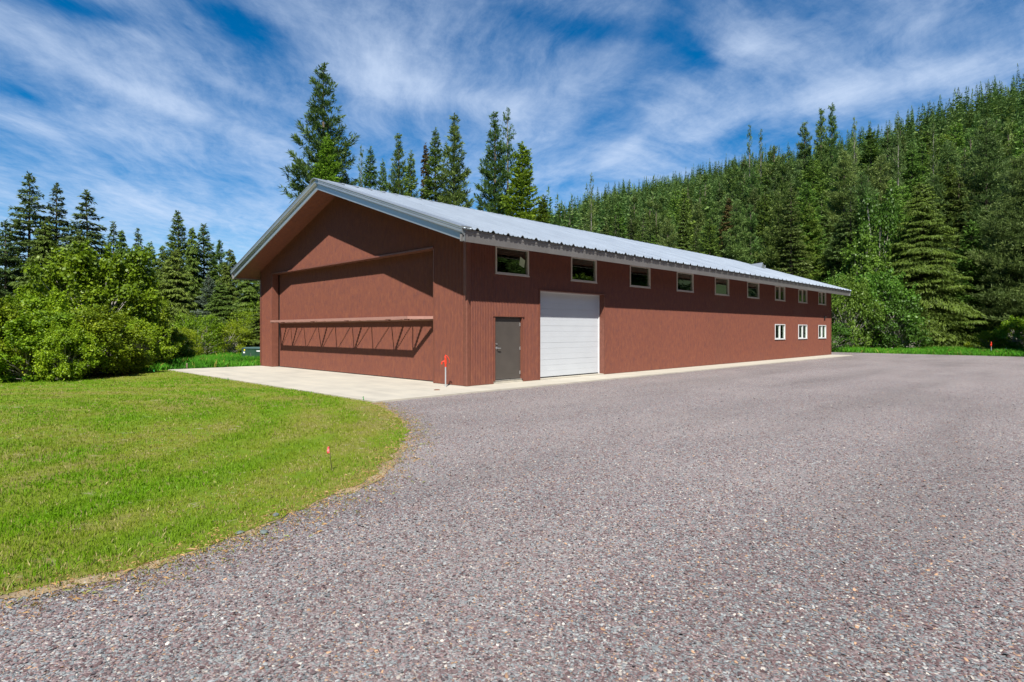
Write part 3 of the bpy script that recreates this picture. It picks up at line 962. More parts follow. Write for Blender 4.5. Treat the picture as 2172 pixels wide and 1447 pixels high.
def flag(loc, rz, mat, label, h=.27, lean=.02, low=False):
    f = empty('marker_flag', loc, rz)
    tag(f, label, 'marker flag', 'survey marker flags')
    MB().tube([(0, 0, -.02), (lean * .6, 0, h * .6), (lean, 0, h)], .0035, 5).build('wire_stem', M['wire'], f)
    v = []; n = 5
    for i in range(n + 1):
        k = i / n
        wd = .026 * (1 - .35 * k)
        v.append((lean - .006 * math.sin(k * 4), .010 * math.sin(k * 5), h - .075 * k)); v.append((lean - wd - .012 * k, .012 * math.sin(k * 6 + 1), h - .010 - .085 * k))
    fc = [(2 * i, 2 * i + 1, 2 * i + 3, 2 * i + 2) for i in range(n)]
    vv = v + [(a, b + .002, c) for a, b, c in v]; m_ = len(v)
    MB().add(vv, fc + [tuple(q + m_ for q in f_[::-1]) for f_ in fc]).build('pennant', mat, f)
    return f


flag((6.96, -8.14, .02), YAW, M['flag_red'], 'pink red marker flag on a thin wire standing in the lawn', .30, -.03)
flag((0.98, -4.12, .02), YAW + 1, M['flag_green'], 'green marker flag at the near corner of the concrete slab', .12, .02, True)
flag((-6.6, -4.55, .02), YAW + 1.4, M['flag_green'], 'green marker flag at the middle of the lawn edge along the slab', .17, .02, True)
flag((-12.49, -5.22, .02), YAW + .6, M['flag_green'], 'green marker flag at the far end of the lawn beside the tall grass', .20, .02, True)
st = MB().box((-.025, -.025, -.05), (.025, .025, .26)).add([(-.025, -.025, .26), (.025, -.025, .26), (.025, .025, .26), (-.025, .025, .26), (0.01, 0, .29)], [(0, 1, 4), (1, 2, 4), (2, 3, 4), (3, 0, 4)]).build('wooden_stake', M['wood'])
st.location = (-15.4, -3.2, 0)
tag(st, 'short weathered wooden stake at the left corner of the concrete slab', 'stake')
st2 = MB().box((-.03, -.03, -.05), (.03, .03, .42)).add([(-.03, -.03, .42), (.03, -.03, .42), (.03, .03, .42), (-.03, .03, .42), (0.01, 0, .46)], [(0, 1, 4), (1, 2, 4), (2, 3, 4), (3, 0, 4)]).build('wooden_stake', M['bark_pale'])
st2.location = (*spot(2134, 44.0), 0)
tag(st2, 'pale wooden stake in the far grass right of the far hydrant', 'stake')
cp = MB().tube([(0, 0, 0), (0, 0, .012), (0, 0, .02)], [.085, .085, .06], 20).build('cleanout_cap', M['rust'])
cp.location = (.22, -1.3, zs)
tag(cp, 'small round rusty cleanout cap set in the concrete slab', 'drain cap')

# utility cabinet
tb = empty('utility_cabinet', (-20.1, 1.9, 0), R(24))
tag(tb, 'dark green utility cabinet in tall grass behind the left corner of the building', 'utility cabinet')
bm_ = MB().bevbox((-.75, -.55, -.05), (.75, .55, .74), .03); bm_.build('cabinet_body', M['box_green'], tb)
MB().add([(-.78, -.58, .74), (.78, -.58, .74), (.78, .58, .74), (-.78, .58, .74), (-.68, -.30, .81), (.68, -.30, .81), (.68, .52, .81), (-.68, .52, .81)],
         [(0, 1, 5, 4), (1, 2, 6, 5), (2, 3, 7, 6), (3, 0, 4, 7), (4, 5, 6, 7), (3, 2, 1, 0)]).build('lid', M['box_top'], tb)
MB().box((-.55, -.556, .62), (-.47, -.551, .70)).build('warning_decal', M['yellow'], tb)
MB().box((-.60, -.556, .48), (-.48, -.551, .56)).build('data_plate', M['white'], tb)
MB().box((.35, -.556, .58), (.60, -.551, .64)).build('data_plate', M['white'], tb)
MB().bar((-.05, -.57, .3), (-.05, -.57, .5), .03).build('latch', M['chrome'], tb)


# ---------------------------------------------------------------- loose stones, grass
def rot_basis(n, tilt):
    a = rng.uniform(0, 2 * np.pi, n); t = rng.normal(0, tilt, n); b = rng.uniform(0, 2 * np.pi, n)
    ux = np.stack([np.cos(a), np.sin(a), np.zeros(n)], 1)
    up = np.stack([np.sin(t) * np.cos(b), np.sin(t) * np.sin(b), np.cos(t)], 1)
    uy = np.cross(up, ux); uy /= np.linalg.norm(uy, axis=1)[:, None]
    ux = np.cross(uy, up)
    return ux, uy, up


def inside(px, py, poly):
    c = np.zeros(len(px), bool); n = len(poly); j = n - 1
    for i in range(n):
        xi, yi = poly[i]; xj, yj = poly[j]
        hit = ((yi > py) != (yj > py)) & (px < (xj - xi) * (py - yi) / ((yj - yi) if yj != yi else 1e-9) + xi)
        c ^= hit; j = i
    return c


def near_points(n, r0, r1, half_deg, power=1.0):
    """points spread about the near ground, thinning with distance"""
    k = rng.uniform(0, 1, n)
    r = r0 * (r1 / r0) ** (k ** power)
    th = np.radians(rng.uniform(-half_deg, half_deg, n))
    x = CX + r * (np.cos(th) * FW[0] + np.sin(th) * RT[0]); y = CY + r * (np.cos(th) * FW[1] + np.sin(th) * RT[1])
    return x, y, r


lawn_test = EDGE + LAWN_BACK + [(1.2, -4.0)]
slab_poly = [(-15.3, -4.03), (1.34, -4.03), (1.42, 34.3), (-15.3, 34.3)]
x, y, r = near_points(210000, 2.4, 24, 50, .8)
jx = rng.normal(0, .09, len(x)); jy = rng.normal(0, .09, len(x))
ok = ~inside(x + jx, y + jy, lawn_test) & ~inside(x, y, slab_poly)
x, y, r = x[ok], y[ok], r[ok]; n = len(x)
ux, uy, up = rot_basis(n, .35)
sz = rng.lognormal(math.log(.0080), .30, n).clip(.004, .018)
base = np.array([(1, 0, 0), (.4, .85, 0), (-.7, .75, 0), (-1, -.1, 0), (-.3, -.9, 0), (.75, -.7, 0), (.1, .1, .62), (0, 0, -.5)])
fcs = np.array([(0, 1, 6), (1, 2, 6), (2, 3, 6), (3, 4, 6), (4, 5, 6), (5, 0, 6)])
jit = 1 + rng.uniform(-.28, .28, (n, 8, 1))
loc = base[None] * jit * np.stack([sz, sz * rng.uniform(.55, .95, n), sz * rng.uniform(.5, 1.0, n)], 1)[:, None, :]
Vs = loc[:, :, 0:1] * ux[:, None] + loc[:, :, 1:2] * uy[:, None] + loc[:, :, 2:3] * up[:, None]
Vs += np.stack([x, y, .002 + sz * .15], 1)[:, None]
Vs = Vs[:, :7].reshape(-1, 3)
Fs = (fcs[None] + (np.arange(n) * 7)[:, None, None]).reshape(-1, 3)
pc = np.array(STONES)[rng.choice(len(STONES), n, p=np.array(STONE_P) / sum(STONE_P))] * rng.uniform(.48, .88, (n, 1)) * np.array((1.02, 1, .98))
me = np_mesh('gravel_stones', Vs, Fs, M['stone'], {'tint': np.repeat(pc, 7, 0)})
ob = bpy.data.objects.new('gravel_stones', me); COL.objects.link(ob)
tag(ob, 'loose angular grey, mauve and tan gravel stones', 'gravel', kind='stuff')


def blades(name, x, y, h, w, cols, z0=.005, lean=.35, per=4, spread=.02):
    n = len(x) * per
    X_ = np.repeat(x, per) + rng.normal(0, spread, n); Y_ = np.repeat(y, per) + rng.normal(0, spread, n)
    H_ = np.repeat(h, per) * rng.uniform(.55, 1.25, n); W_ = np.repeat(w, per) * rng.uniform(.7, 1.3, n)
    a = rng.uniform(0, 2 * np.pi, n); b = rng.uniform(0, 2 * np.pi, n); le = np.abs(rng.normal(0, lean, n)) * H_
    sx, sy = np.cos(a) * W_, np.sin(a) * W_
    V_ = np.empty((n, 4, 3))
    V_[:, 0] = np.stack([X_ - sx, Y_ - sy, np.full(n, z0)], 1)
    V_[:, 1] = np.stack([X_ + sx, Y_ + sy, np.full(n, z0)], 1)
    V_[:, 2] = np.stack([X_ + np.cos(b) * le * .4 + sx * .7, Y_ + np.sin(b) * le * .4 + sy * .7, z0 + H_ * .6], 1)
    V_[:, 3] = np.stack([X_ + np.cos(b) * le, Y_ + np.sin(b) * le, z0 + H_ * np.sqrt(np.clip(1 - (le / H_) ** 2 * .5, .2, 1))], 1)
    F_ = (np.array([0, 1, 2, 3])[None] + (np.arange(n) * 4)[:, None])
    C_ = np.repeat(cols, per, 0) * rng.uniform(.75, 1.3, (n, 1))
    return V_.reshape(-1, 3), F_, np.repeat(C_, 4, 0)


x, y, r = near_points(190000, 3.4, 32, 56, .75)
ok = inside(x, y, lawn_test); x, y, r = x[ok], y[ok], r[ok]
pn = .5 * val_noise(x, y, .34, 3) + .3 * val_noise(x, y, 1.1, 4) + .1 * val_noise(x, y, 4, 5) + .10 * np.sin(np.hypot(x + 1.5, y + 13) * 4.6)
ed_pts = np.array(EDGE)
dist = np.full(len(x), 9.0)
for ex, ey in ed_pts: dist = np.minimum(dist, np.hypot(x - ex, y - ey))
bare = (val_noise(x, y, 2.6, 9) > .80) | ((dist < .35) & (rng.uniform(0, 1, len(x)) < .55)) | ((dist < .8) & (rng.uniform(0, 1, len(x)) < .25))
keep = ~bare | (rng.uniform(0, 1, len(x)) < .15)
x, y, r, pn, dist = x[keep], y[keep], r[keep], pn[keep], dist[keep]
lush = np.array((.118, .250, .004)); dry = np.array((.215, .235, .024)); straw = np.array((.33, .29, .12))
k = np.clip((pn - .30) / .35, 0, 1)[:, None]
cols = dry * (1 - k) + lush * k
isst = rng.uniform(0, 1, len(x)) < (.04 + .15 * np.clip(1 - dist / .9, 0, 1) + .22 * (pn < .42))
cols[isst] = straw
hgt = .026 + .022 * k[:, 0] + np.where(r > 10, .006, 0)
x = x + rng.normal(0, .075, len(x)); y = y + rng.normal(0, .075, len(x)); x = np.where((y > -4.04) & (x > -15.2), x, x); y = np.where((x > -15.2) & (x < 1.3), np.minimum(y, -4.03), y)
Vb, Fb, Cb = blades('lawn_grass', x, y, hgt, .0022 + r * .00022, cols, per=4, spread=.018)
me = np_mesh('lawn_grass', Vb, Fb, M['blade'], {'tint': Cb})
ob = bpy.data.objects.new('lawn_grass', me); COL.objects.link(ob)
tag(ob, 'short green and straw coloured grass blades of the lawn', 'grass', kind='stuff')

# dry weeds creeping over the rim
ki = rng.integers(0, len(EDGE) - 30, 3600); ex, ey = ed_pts[ki].T
x = ex + rng.normal(0, .22, len(ki)) + rng.uniform(-.2, .5, len(ki)) * .4; y = ey + rng.normal(0, .22, len(ki))
cc = np.where(rng.uniform(0, 1, (len(x), 1)) < .6, np.array([[.40, .25, .11]]), np.array([[.22, .24, .06]]))
Vb, Fb, Cb = blades('dry', x, y, np.full(len(x), .022), np.full(len(x), .003), cc, z0=.008, lean=1.1, per=3, spread=.03)
me = np_mesh('dry_weeds', Vb, Fb, M['blade'], {'tint': Cb})
ob = bpy.data.objects.new('dry_weeds', me); COL.objects.link(ob)
tag(ob, 'dry tan weeds along the rim of the gravel', 'weeds', kind='stuff')

# tall grass banks
def tall_patch(name, label, poly, n, h0, h1, wd):
    P_ = np.array(poly); x = rng.uniform(P_[:, 0].min(), P_[:, 0].max(), n * 3); y = rng.uniform(P_[:, 1].min(), P_[:, 1].max(), n * 3)
    ok = inside(x, y, poly); x, y = x[ok][:n], y[ok][:n]
    hh_ = h0 + (h1 - h0) * val_noise(x, y, .9, 12)
    cn = val_noise(x, y, .6, 15)[:, None]
    cols = np.array((.040, .17, .008)) * (1 - cn) + np.array((.10, .30, .016)) * cn
    yl = rng.uniform(0, 1, len(x)) < .06; cols[yl] = (.30, .30, .06)
    Vb, Fb, Cb = blades(name, x, y, hh_, np.full(len(x), wd), cols, z0=-.02, lean=.4, per=5, spread=.09)
    me = np_mesh(name, Vb, Fb, M['blade'], {'tint': Cb})
    ob = bpy.data.objects.new(name, me); COL.objects.link(ob)
    tag(ob, label, 'tall grass', kind='stuff')


tall_patch('tall_grass', 'lush tall green grass behind the left end of the slab',
           [(-15.3, -4.0), (-15.35, 12), (-22, 12), (-27, 3), (-24, -3), (-19.5, -7), (-14.6, -6.3), (-15.2, -4.3)], 16000, .18, .50, .010)
tall_patch('verge_grass', 'bright green grass verge between the gravel and the far trees',
           [(-20, 41.2), (-1.84, 41.0), (10, 40.4), (20, 38.7), (30, 34.2), (36, 40), (24, 47), (10, 49), (-4, 49), (-20, 48)], 26000, .22, .50, .013)
tall_patch('shrub_edge_grass', 'long rough grass at the foot of the maples along the lawn',
           [(-13.6, -7.2), (-12.3, -9.0), (-16.3, -11.6), (-20, -14.3), (-26, -18), (-28, -16), (-22, -11), (-18, -8), (-15.5, -5.2)], 6000, .10, .34, .008)

# rocks at the lawn's rim
for i, (px_, v_, s_, lb) in enumerate(((560, 1133, .08, 'flat blue grey rock at the lawn edge nearest the camera'), (508, 1134, .065, 'blue grey rock where lawn and gravel meet, left of the flat one'),
                                       (585, 1096, .07, 'pale flat rock in the grass just above the gravel edge'))):
    D = CZ * F / (v_ - 702.7); px, py = spot(px_, D)
    rb = random.Random(i)
    n = 9; v = []
    for z, rr_ in ((0, 1), (.25, .95), (.42, .55)):
        for k in range(n):
            a = 2 * math.pi * k / n
            q = s_ * rr_ * rb.uniform(.75, 1.15) / 2.6
            v.append((q * math.cos(a) * 1.5, q * math.sin(a), z * s_ * .5 * rb.uniform(.8, 1.1)))
    f = [(i_ * n + k, i_ * n + (k + 1) % n, (i_ + 1) * n + (k + 1) % n, (i_ + 1) * n + k) for i_ in (0, 1) for k in range(n)] + [tuple(range(2 * n, 3 * n))]
    ro = mesh_obj('rock', v, f, M['rock']); ro.location = (px, py, .015); ro.rotation_euler = (0, 0, i * 1.3)
    tag(ro, lb, 'rock')


# ---------------------------------------------------------------- trees
def quads(Pb, D, S, L, Wd_, var):
    """pointed leaf quads from base points Pb along D with side vector S"""
    n = len(Pb); V_ = np.empty((n, 4, 3))
    V_[:, 0] = Pb
    mid = Pb + D * (L * .5)[:, None]
    V_[:, 1] = mid + S * (Wd_ * .5)[:, None]
    V_[:, 2] = Pb + D * L[:, None]
    V_[:, 3] = mid - S * (Wd_ * .5)[:, None]
    return V_.reshape(-1, 3), (np.array([0, 1, 2, 3])[None] + (np.arange(n) * 4)[:, None]), np.repeat(var, 4)


def norm(a): return a / (np.linalg.norm(a, axis=1)[:, None] + 1e-9)


def trunk_mesh(name, H, r0, mat, limbs=(), n=8, wob=.0, seed=0):
    rd = random.Random(seed)
    mb = MB(); k = 7
    pts = [(wob * math.sin(i * 1.1 + seed), wob * math.cos(i * .9 + seed), -.3 + (H + .3) * i / k) for i in range(k + 1)]
    mb.tube(pts, [max(.012, r0 * (1 - i / k) ** .8) for i in range(k + 1)], n)
    for pl_, rr_ in limbs:
        mb.tube(pl_, rr_, 4)
    me = bpy.data.meshes.new(name); me.from_pydata([tuple(v) for v in mb.v], [], mb.f); me.update(); me.materials.append(mat)
    return me


KINDS = {
    # cb crown base, e profile exponent, gap whorl spacing, nb branches per whorl, p0/p1 pitch (bottom/top), droop, lift, wf spray width, dens, L/W element, dn downward bias, tuft
    'hemlock': dict(cb=.06, e=.85, gap=.34, nb=6, p0=-.05, p1=.55, droop=.35, lift=.10, wf=.34, dens=92, L=.32, W=.090, dn=-.25, tuft=0, mat='f_hemlock', bark='bark'),
    'spruce': dict(cb=.05, e=0.74, gap=.32, nb=7, p0=-.15, p1=.7, droop=.20, lift=.25, wf=.32, dens=95, L=.32, W=.090, dn=-.1, tuft=0, mat='f_spruce', bark='bark'),
    'fir': dict(cb=.04, e=.75, gap=.36, nb=7, p0=-.1, p1=.75, droop=.1, lift=.2, wf=.34, dens=95, L=0.30, W=0.150, dn=.1, tuft=0, mat='f_bright', bark='bark'),
    'pine': dict(cb=.16, e=0.82, gap=.62, nb=6, p0=.10, p1=.95, droop=.05, lift=.35, wf=.36, dens=215, L=.34, W=.072, dn=.45, tuft=1, mat='f_pine', bark='bark'),
    'softpine': dict(cb=.04, e=0.74, gap=.62, nb=7, p0=.0, p1=.8, droop=.10, lift=.28, wf=.42, dens=215, L=.36, W=.062, dn=.30, tuft=1, mat='f_softpine', bark='bark'),
    'cedar': dict(cb=.02, e=0.72, gap=.27, nb=7, p0=-.05, p1=.65, droop=.50, lift=.15, wf=.36, dens=100, L=.36, W=.085, dn=-1.0, tuft=0, mat='f_cedar', bark='bark'),
    'rusty': dict(cb=.02, e=.70, gap=.36, nb=7, p0=-.1, p1=.7, droop=.5, lift=.2, wf=.34, dens=85, L=0.34, W=0.130, dn=-.6, tuft=0, mat='f_rusty', bark='bark'),
    'blue': dict(cb=.04, e=.75, gap=.4, nb=7, p0=-.1, p1=.7, droop=.2, lift=.2, wf=.34, dens=80, L=0.30, W=0.120, dn=0, tuft=0, mat='f_blue', bark='bark'),
    'thin': dict(cb=.12, e=0.70, gap=.60, nb=4, p0=.25, p1=.9, droop=.0, lift=.3, wf=.30, dens=95, L=0.34, W=0.080, dn=.4, tuft=1, mat='f_pine', bark='bark_grey'),
}


def make_conifer(kind, H, Rr, seed, q=1.0, base=None):
    """crown and trunk meshes; q scales detail"""
    k = KINDS[kind]; g = np.random.default_rng(seed)
    cb = (base if base is not None else k['cb']) * H
    z = cb; Bh = []
    while z < H * .985:
        t = (z - cb) / (H - cb)
        nb = max(3, int(round(k['nb'] * (1 - .35 * t))))
        a0 = g.uniform(0, 6.28)
        for j in range(nb):
            if g.uniform() < .09: continue
            Bh.append((z + g.uniform(-1, 1) * k['gap'] * (1.6 if k['dn'] < -.5 else .75), a0 + j * 6.283 / nb + g.normal(0, .28), t))
        z += k['gap'] * g.uniform(.75, 1.25) * (1.25 - .65 * t) / q ** .5
    Bh = np.array(Bh); nB = len(Bh); t = Bh[:, 2]
    lump = 1 + .22 * np.sin(Bh[:, 1] * 2 + seed) * np.sin(Bh[:, 0] * .9 + seed)
    bl = Rr * ((1 - t) ** k['e']) * g.uniform(.62, 1.12, nB) * lump
    low = np.clip(t / .10, .55, 1); bl = bl * low + .10
    pitch = k['p0'] + (k['p1'] - k['p0']) * t ** 1.3 + g.normal(0, .26 if k['dn'] < -.5 else .15, nB)
    bv = g.uniform(.0, 1.0, nB)
    cnt = np.maximum(4, (k['dens'] * q * bl * (.55 + .45 * bl / Rr)).astype(int))
    bi = np.repeat(np.arange(nB), cnt); n = len(bi)
    L = bl[bi]
    s = g.uniform(.06, 1, n) ** .72
    hw = k['wf'] * (np.sin(np.clip(s, 0, 1) * 2.6) ** .8) * L * (.6 + .4 * g.uniform(0, 1, n))
    qv = g.uniform(-1, 1, n)
    ph = Bh[bi, 1]; rad_ = np.stack([np.cos(ph), np.sin(ph)], 1); sd_ = np.stack([-np.sin(ph), np.cos(ph)], 1)
    def pos(s_):
        rr_ = L * s_ * np.cos(pitch[bi] * .6)
        zz_ = Bh[bi, 0] + L * (np.sin(pitch[bi]) * s_ - k['droop'] * s_ ** 2 + k['lift'] * s_ ** 3)
        return rr_, zz_
    r1, z1 = pos(s)
    if k['tuft']:
        # gather elements into tufts
        tf = np.maximum(1, (cnt / 9).astype(int)); key = g.integers(0, 10 ** 6, n) % tf[bi]
        hsh = np.sin((bi * 12.9898 + key * 78.233)) * 43758.5453; u1 = hsh - np.floor(hsh)
        hsh = np.sin((bi * 39.425 + key * 11.135)) * 24634.63; u2 = hsh - np.floor(hsh)
        s = .10 + .92 * u1 ** .85; qv = (u2 * 2 - 1)
        hw = k['wf'] * np.sin(np.clip(s, 0, 1) * 2.5) ** .8 * L
        r1, z1 = pos(s)
    P3 = np.empty((n, 3))
    P3[:, 0:2] = rad_ * r1[:, None] + sd_ * (qv * hw)[:, None]
    P3[:, 2] = z1 - .12 * np.abs(qv) * hw * (1 if k['dn'] < 0 else -.8)
    if k['tuft']:
        P3 += g.normal(0, .045, (n, 3)) * (1 + .5 / q)
        D = np.concatenate([rad_ * .7 + sd_ * (qv * .5)[:, None], np.full((n, 1), k['dn'] + .2)], 1) + g.normal(0, .55, (n, 3))
    else:
        P3 += g.normal(0, .03, (n, 3))
        D = np.concatenate([rad_ * (.7 - .2 * np.abs(qv))[:, None] + sd_ * (np.sign(qv) * .75)[:, None], np.full((n, 1), k['dn'])], 1) + g.normal(0, .28, (n, 3))
    D = norm(D)
    S = norm(np.cross(D, norm(g.normal(0, .5, (n, 3)) + np.array([0, 0, 1.0]))))
    el = k['L'] * g.uniform(.6, 1.3, n) / q ** .42; ew = k['W'] * g.uniform(.7, 1.3, n) / q ** .5
    small = np.clip(.6 + L / Rr, .6, 1.15); el *= small
    var = np.clip(.30 * bv[bi] + .28 * s + .42 * g.uniform(0, 1, n), 0, 1)
    # leader shoot
    nl = int(30 * q) + 6
    zl = H - g.uniform(0, 1, nl) ** 1.3 * .10 * H * (.9 if H > 8 else 1)
    Pl = np.stack([g.normal(0, .02, nl), g.normal(0, .02, nl), zl], 1); Dl = norm(np.stack([g.normal(0, .5, nl), g.normal(0, .5, nl), np.full(nl, .55)], 1))
    Sl = norm(np.cross(Dl, g.normal(0, 1, (nl, 3))))
    P3 = np.concatenate([P3, Pl]); D = np.concatenate([D, Dl]); S = np.concatenate([S, Sl])
    el = np.concatenate([el, np.full(nl, k['L'] * .9)]); ew = np.concatenate([ew, np.full(nl, k['W'])]); var = np.concatenate([var, np.full(nl, .4)])
    V_, F_, A_ = quads(P3, D, S, el, ew, var)
    crown = np_mesh(kind + '_crown', V_, F_, M[k['mat']], {'var': A_})
    limbs = []
    if q > .45:
        for i in g.permutation(nB)[:int(nB * .6)]:
            ll = bl[i] * .8
            pts = []
            for s_ in (0, .5, 1):
                rr_ = ll * s_ * math.cos(pitch[i] * .6)
                pts.append((math.cos(Bh[i, 1]) * rr_, math.sin(Bh[i, 1]) * rr_, Bh[i, 0] + ll * (math.sin(pitch[i]) * s_ - k['droop'] * s_ ** 2 + k['lift'] * s_ ** 3)))
            limbs.append((pts, [.035 * (bl[i] / Rr) ** .5 + .008, .018, .008]))
    tr = trunk_mesh(kind + '_trunk', H, H * .011 + .05, M[k['bark']], limbs, 8 if q > .45 else 5, .03, seed)
    return crown, tr


def make_broadleaf(H, Rr, seed, mat, leaf=.14, n=16000, clumps=42, base=.05, squash=1.0, bark='bark_pale', flat=.0):
    g = np.random.default_rng(seed)
    # clump centres over an irregular dome
    cz = g.uniform(base, .93, clumps) * H
    t = cz / H
    prof_ = np.sqrt(np.clip(1 - ((t - .38) / .64) ** 2, .05, 1)) ** squash
    ca_ = g.uniform(0, 6.283, clumps); cr = Rr * prof_ * g.uniform(.25, 1.0, clumps) ** .55 * (1 + .22 * np.sin(3 * ca_ + seed) + .15 * np.sin(5 * ca_ + t * 6 + seed))
    cz = cz * (1 + .10 * np.sin(2 * ca_ + seed * 1.7) + .07 * np.sin(5 * ca_ + seed))
    C = np.stack([np.cos(ca_) * cr, np.sin(ca_) * cr, cz], 1)
    cs = np.clip(Rr * g.uniform(.09, .22, clumps), .18, None)
    w = cs ** 2; ci = g.choice(clumps, n, p=w / w.sum())
    d = norm(g.normal(0, 1, (n, 3))); d[:, 2] = np.where(g.uniform(0, 1, n) < .65, np.abs(d[:, 2]), d[:, 2])
    rr_ = g.uniform(.35, 1, n) ** .5 * (1 + .25 * np.sin(d[:, 0] * 7 + ci) * np.sin(d[:, 1] * 6 + ci * 2))
    P3 = C[ci] + d * (cs[ci] * rr_)[:, None] * np.array([1, 1, .95])
    sp_ = g.uniform(0, 1, n) < .12; P3[sp_] = C[ci][sp_] + d[sp_] * (cs[ci] * rr_ * 1.6)[sp_][:, None]
    P3 += g.normal(0, .05, (n, 3)); P3[:, 2] = np.maximum(P3[:, 2], .03)
    # upright leafy shoots that break the outline
    ns = 46; sh = g.uniform(0, 6.283, ns); shr = Rr * g.uniform(.1, .92, ns); sz0 = H * g.uniform(.15, .80, ns); slen = H * g.uniform(.12, .30, ns) * (1.15 - .4 * shr / Rr)
    pick = np.where(g.uniform(0, 1, n) < .22)[0]; si = g.integers(0, ns, len(pick)); q_ = g.uniform(0, 1, len(pick))
    topz = H * np.sqrt(np.clip(1 - (shr / Rr) ** 2 * .8, .1, 1)) * .86
    P3[pick] = np.stack([np.cos(sh[si]) * (shr[si] + .25 * slen[si] * q_), np.sin(sh[si]) * (shr[si] + .25 * slen[si] * q_), topz[si] + slen[si] * q_], 1) + g.normal(0, 1, (len(pick), 3)) * (.05 + .12 * (1 - q_))[:, None]
    nrm = norm(d * .7 + np.array([0, 0, .35]) + g.normal(0, .6, (n, 3)))
    D = norm(np.cross(nrm, g.normal(0, 1, (n, 3)))); D[:, 2] -= .25; D = norm(D)
    S = norm(np.cross(nrm, D))
    L = leaf * g.uniform(.6, 1.35, n)
    var = np.clip(.35 * g.uniform(0, 1, clumps)[ci] + .65 * g.uniform(0, 1, n), 0, 1)
    V_, F_, A_ = quads(P3, D, S, L, L * g.uniform(.7, 1.0, n), var)
    crown = np_mesh('leafy_crown', V_, F_, M[mat], {'var': A_})
    limbs = []
    for i in range(clumps):
        c = C[i]; k0 = g.uniform(.05, .3)
        limbs.append(([(g.normal(0, .1) * Rr * .3, g.normal(0, .1) * Rr * .3, k0 * c[2] * .5), (c[0] * .45, c[1] * .45, c[2] * .62), tuple(c)], [.035 * H / 4, .022 * H / 4, .008]))
    tr = trunk_mesh('leafy_trunk', H * .72, .018 * H, M[bark], limbs, 7, .05, seed)
    return crown, tr


PROTO = {}


def proto(key, fn):
    if key not in PROTO: PROTO[key] = fn()
    return PROTO[key]


def plant(name, meshes, loc, rz, sc_, label, cat, group=None):
    e = empty(name, loc, rz); e.scale = sc_ if isinstance(sc_, tuple) else (sc_, sc_, sc_)
    tag(e, label, cat, group)
    c = bpy.data.objects.new('crown', meshes[0]); COL.objects.link(c); c.parent = e
    t_ = bpy.data.objects.new('trunk', meshes[1]); COL.objects.link(t_); t_.parent = e
    return e


REFH, REFR = 20.0, 4.0
_cnt = [0]


def tree(kind, u, vtop, depth, hwpx, label, name=None, cat='tree', group=None, var=0, q=1.0, zbase=0.0):
    """conifer whose top stands at column u, row vtop when seen at this depth; hwpx half width of the crown"""
    x, y = spot(u, depth); H = height_for(vtop, depth) - zbase; Rr = hwpx / F * depth
    # use a prototype close in slenderness and rescale
    ratio = Rr / H
    slot = min((.12, .17, .23, .30), key=lambda a: abs(a - ratio))
    size = 12 if H < 15 else 24
    ms = proto((kind, slot, size, var), lambda: make_conifer(kind, size, slot * size, 11 + var * 7 + int(slot * 100), q * (1.0 if size == 12 else .8)))
    _cnt[0] += 1
    nm = name or {'hemlock': 'hemlock_tree', 'spruce': 'spruce_tree', 'fir': 'fir_tree', 'pine': 'pine_tree', 'softpine': 'pine_tree', 'cedar': 'cedar_tree', 'rusty': 'cedar_tree', 'blue': 'spruce_tree', 'thin': 'pine_tree'}[kind]
    return plant(nm, ms, (x, y, zbase), _cnt[0] * 2.399, (Rr / (slot * size), Rr / (slot * size), H / size), label, cat, group)


G1 = 'conifers standing left of the building'
for a in (
    ('hemlock', 62, 368, 45, 92, 'tall dark hemlock with wide open boughs, tallest of the left group'),
    ('hemlock', 120, 392, 46, 62, 'slender dark hemlock second from the left edge'),
    ('hemlock', 184, 405, 44, 74, 'broad hemlock with a bent tip, third from the left edge'),
    ('hemlock', 240, 472, 52, 30, 'thin hemlock just right of the three tall hemlocks'),
    ('cedar', 258, 492, 50, 34, 'small cedar between thin hemlocks left of the gap'),
    ('hemlock', 293, 487, 54, 34, 'thin hemlock right of the small cedar at the left'),
    ('spruce', 318, 517, 52, 36, 'short spruce beside the dip in the left treeline'),
    ('cedar', 345, 524, 50, 40, 'cedar at the bottom of the dip in the left treeline'),
    ('spruce', 378, 452, 56, 40, 'pointed spruce, tallest right of the dip in the left treeline'),
    ('cedar', 408, 486, 54, 32, 'narrow cedar right behind the pointed spruce'),
    ('spruce', 432, 479, 56, 40, 'dark spruce second tallest right of the dip'),
    ('pine', 466, 512, 62, 28, 'thin bluish pine with sparse boughs near the left eave'),
    ('cedar', 488, 532, 48, 42, 'drooping cedar below the thin bluish pine'),
    ('blue', 442, 585, 44, 40, 'blue grey conifer low among the green cedars'),
    ('cedar', 528, 560, 44, 48, 'cedar partly hidden behind the left eave'),
    ('cedar', 372, 530, 44, 54, 'wide olive cedar in front of the pointed spruce'),
    ('cedar', 468, 600, 40, 50, 'low bright cedar under the drooping cedar'),
    ('hemlock', 12, 468, 42, 70, 'dark hemlock cut by the left edge of the picture'),
    ('cedar', 95, 470, 40, 62, 'olive cedar in front of the two tallest hemlocks'),
    ('cedar', 170, 495, 38, 60, 'olive cedar behind the top of the big maple'),
    ('hemlock', 300, 560, 44, 60, 'dark hemlock low behind the right shoulder of the big maple'),
    ('softpine', 545, 600, 50, 55, 'green pine filling the gap beside the left wall corner'),
    ('cedar', 560, 640, 38, 50, 'small cedar touching the left wall of the building'),
    ('hemlock', 225, 530, 46, 50, 'dark hemlock between the tall hemlocks and the dip'),
    ('hemlock', -60, 420, 46, 80, 'hemlock standing outside the left edge with boughs reaching in'),
):
    tree(a[0], a[1], a[2], a[3], a[4] * 1.2, a[5], group=G1)

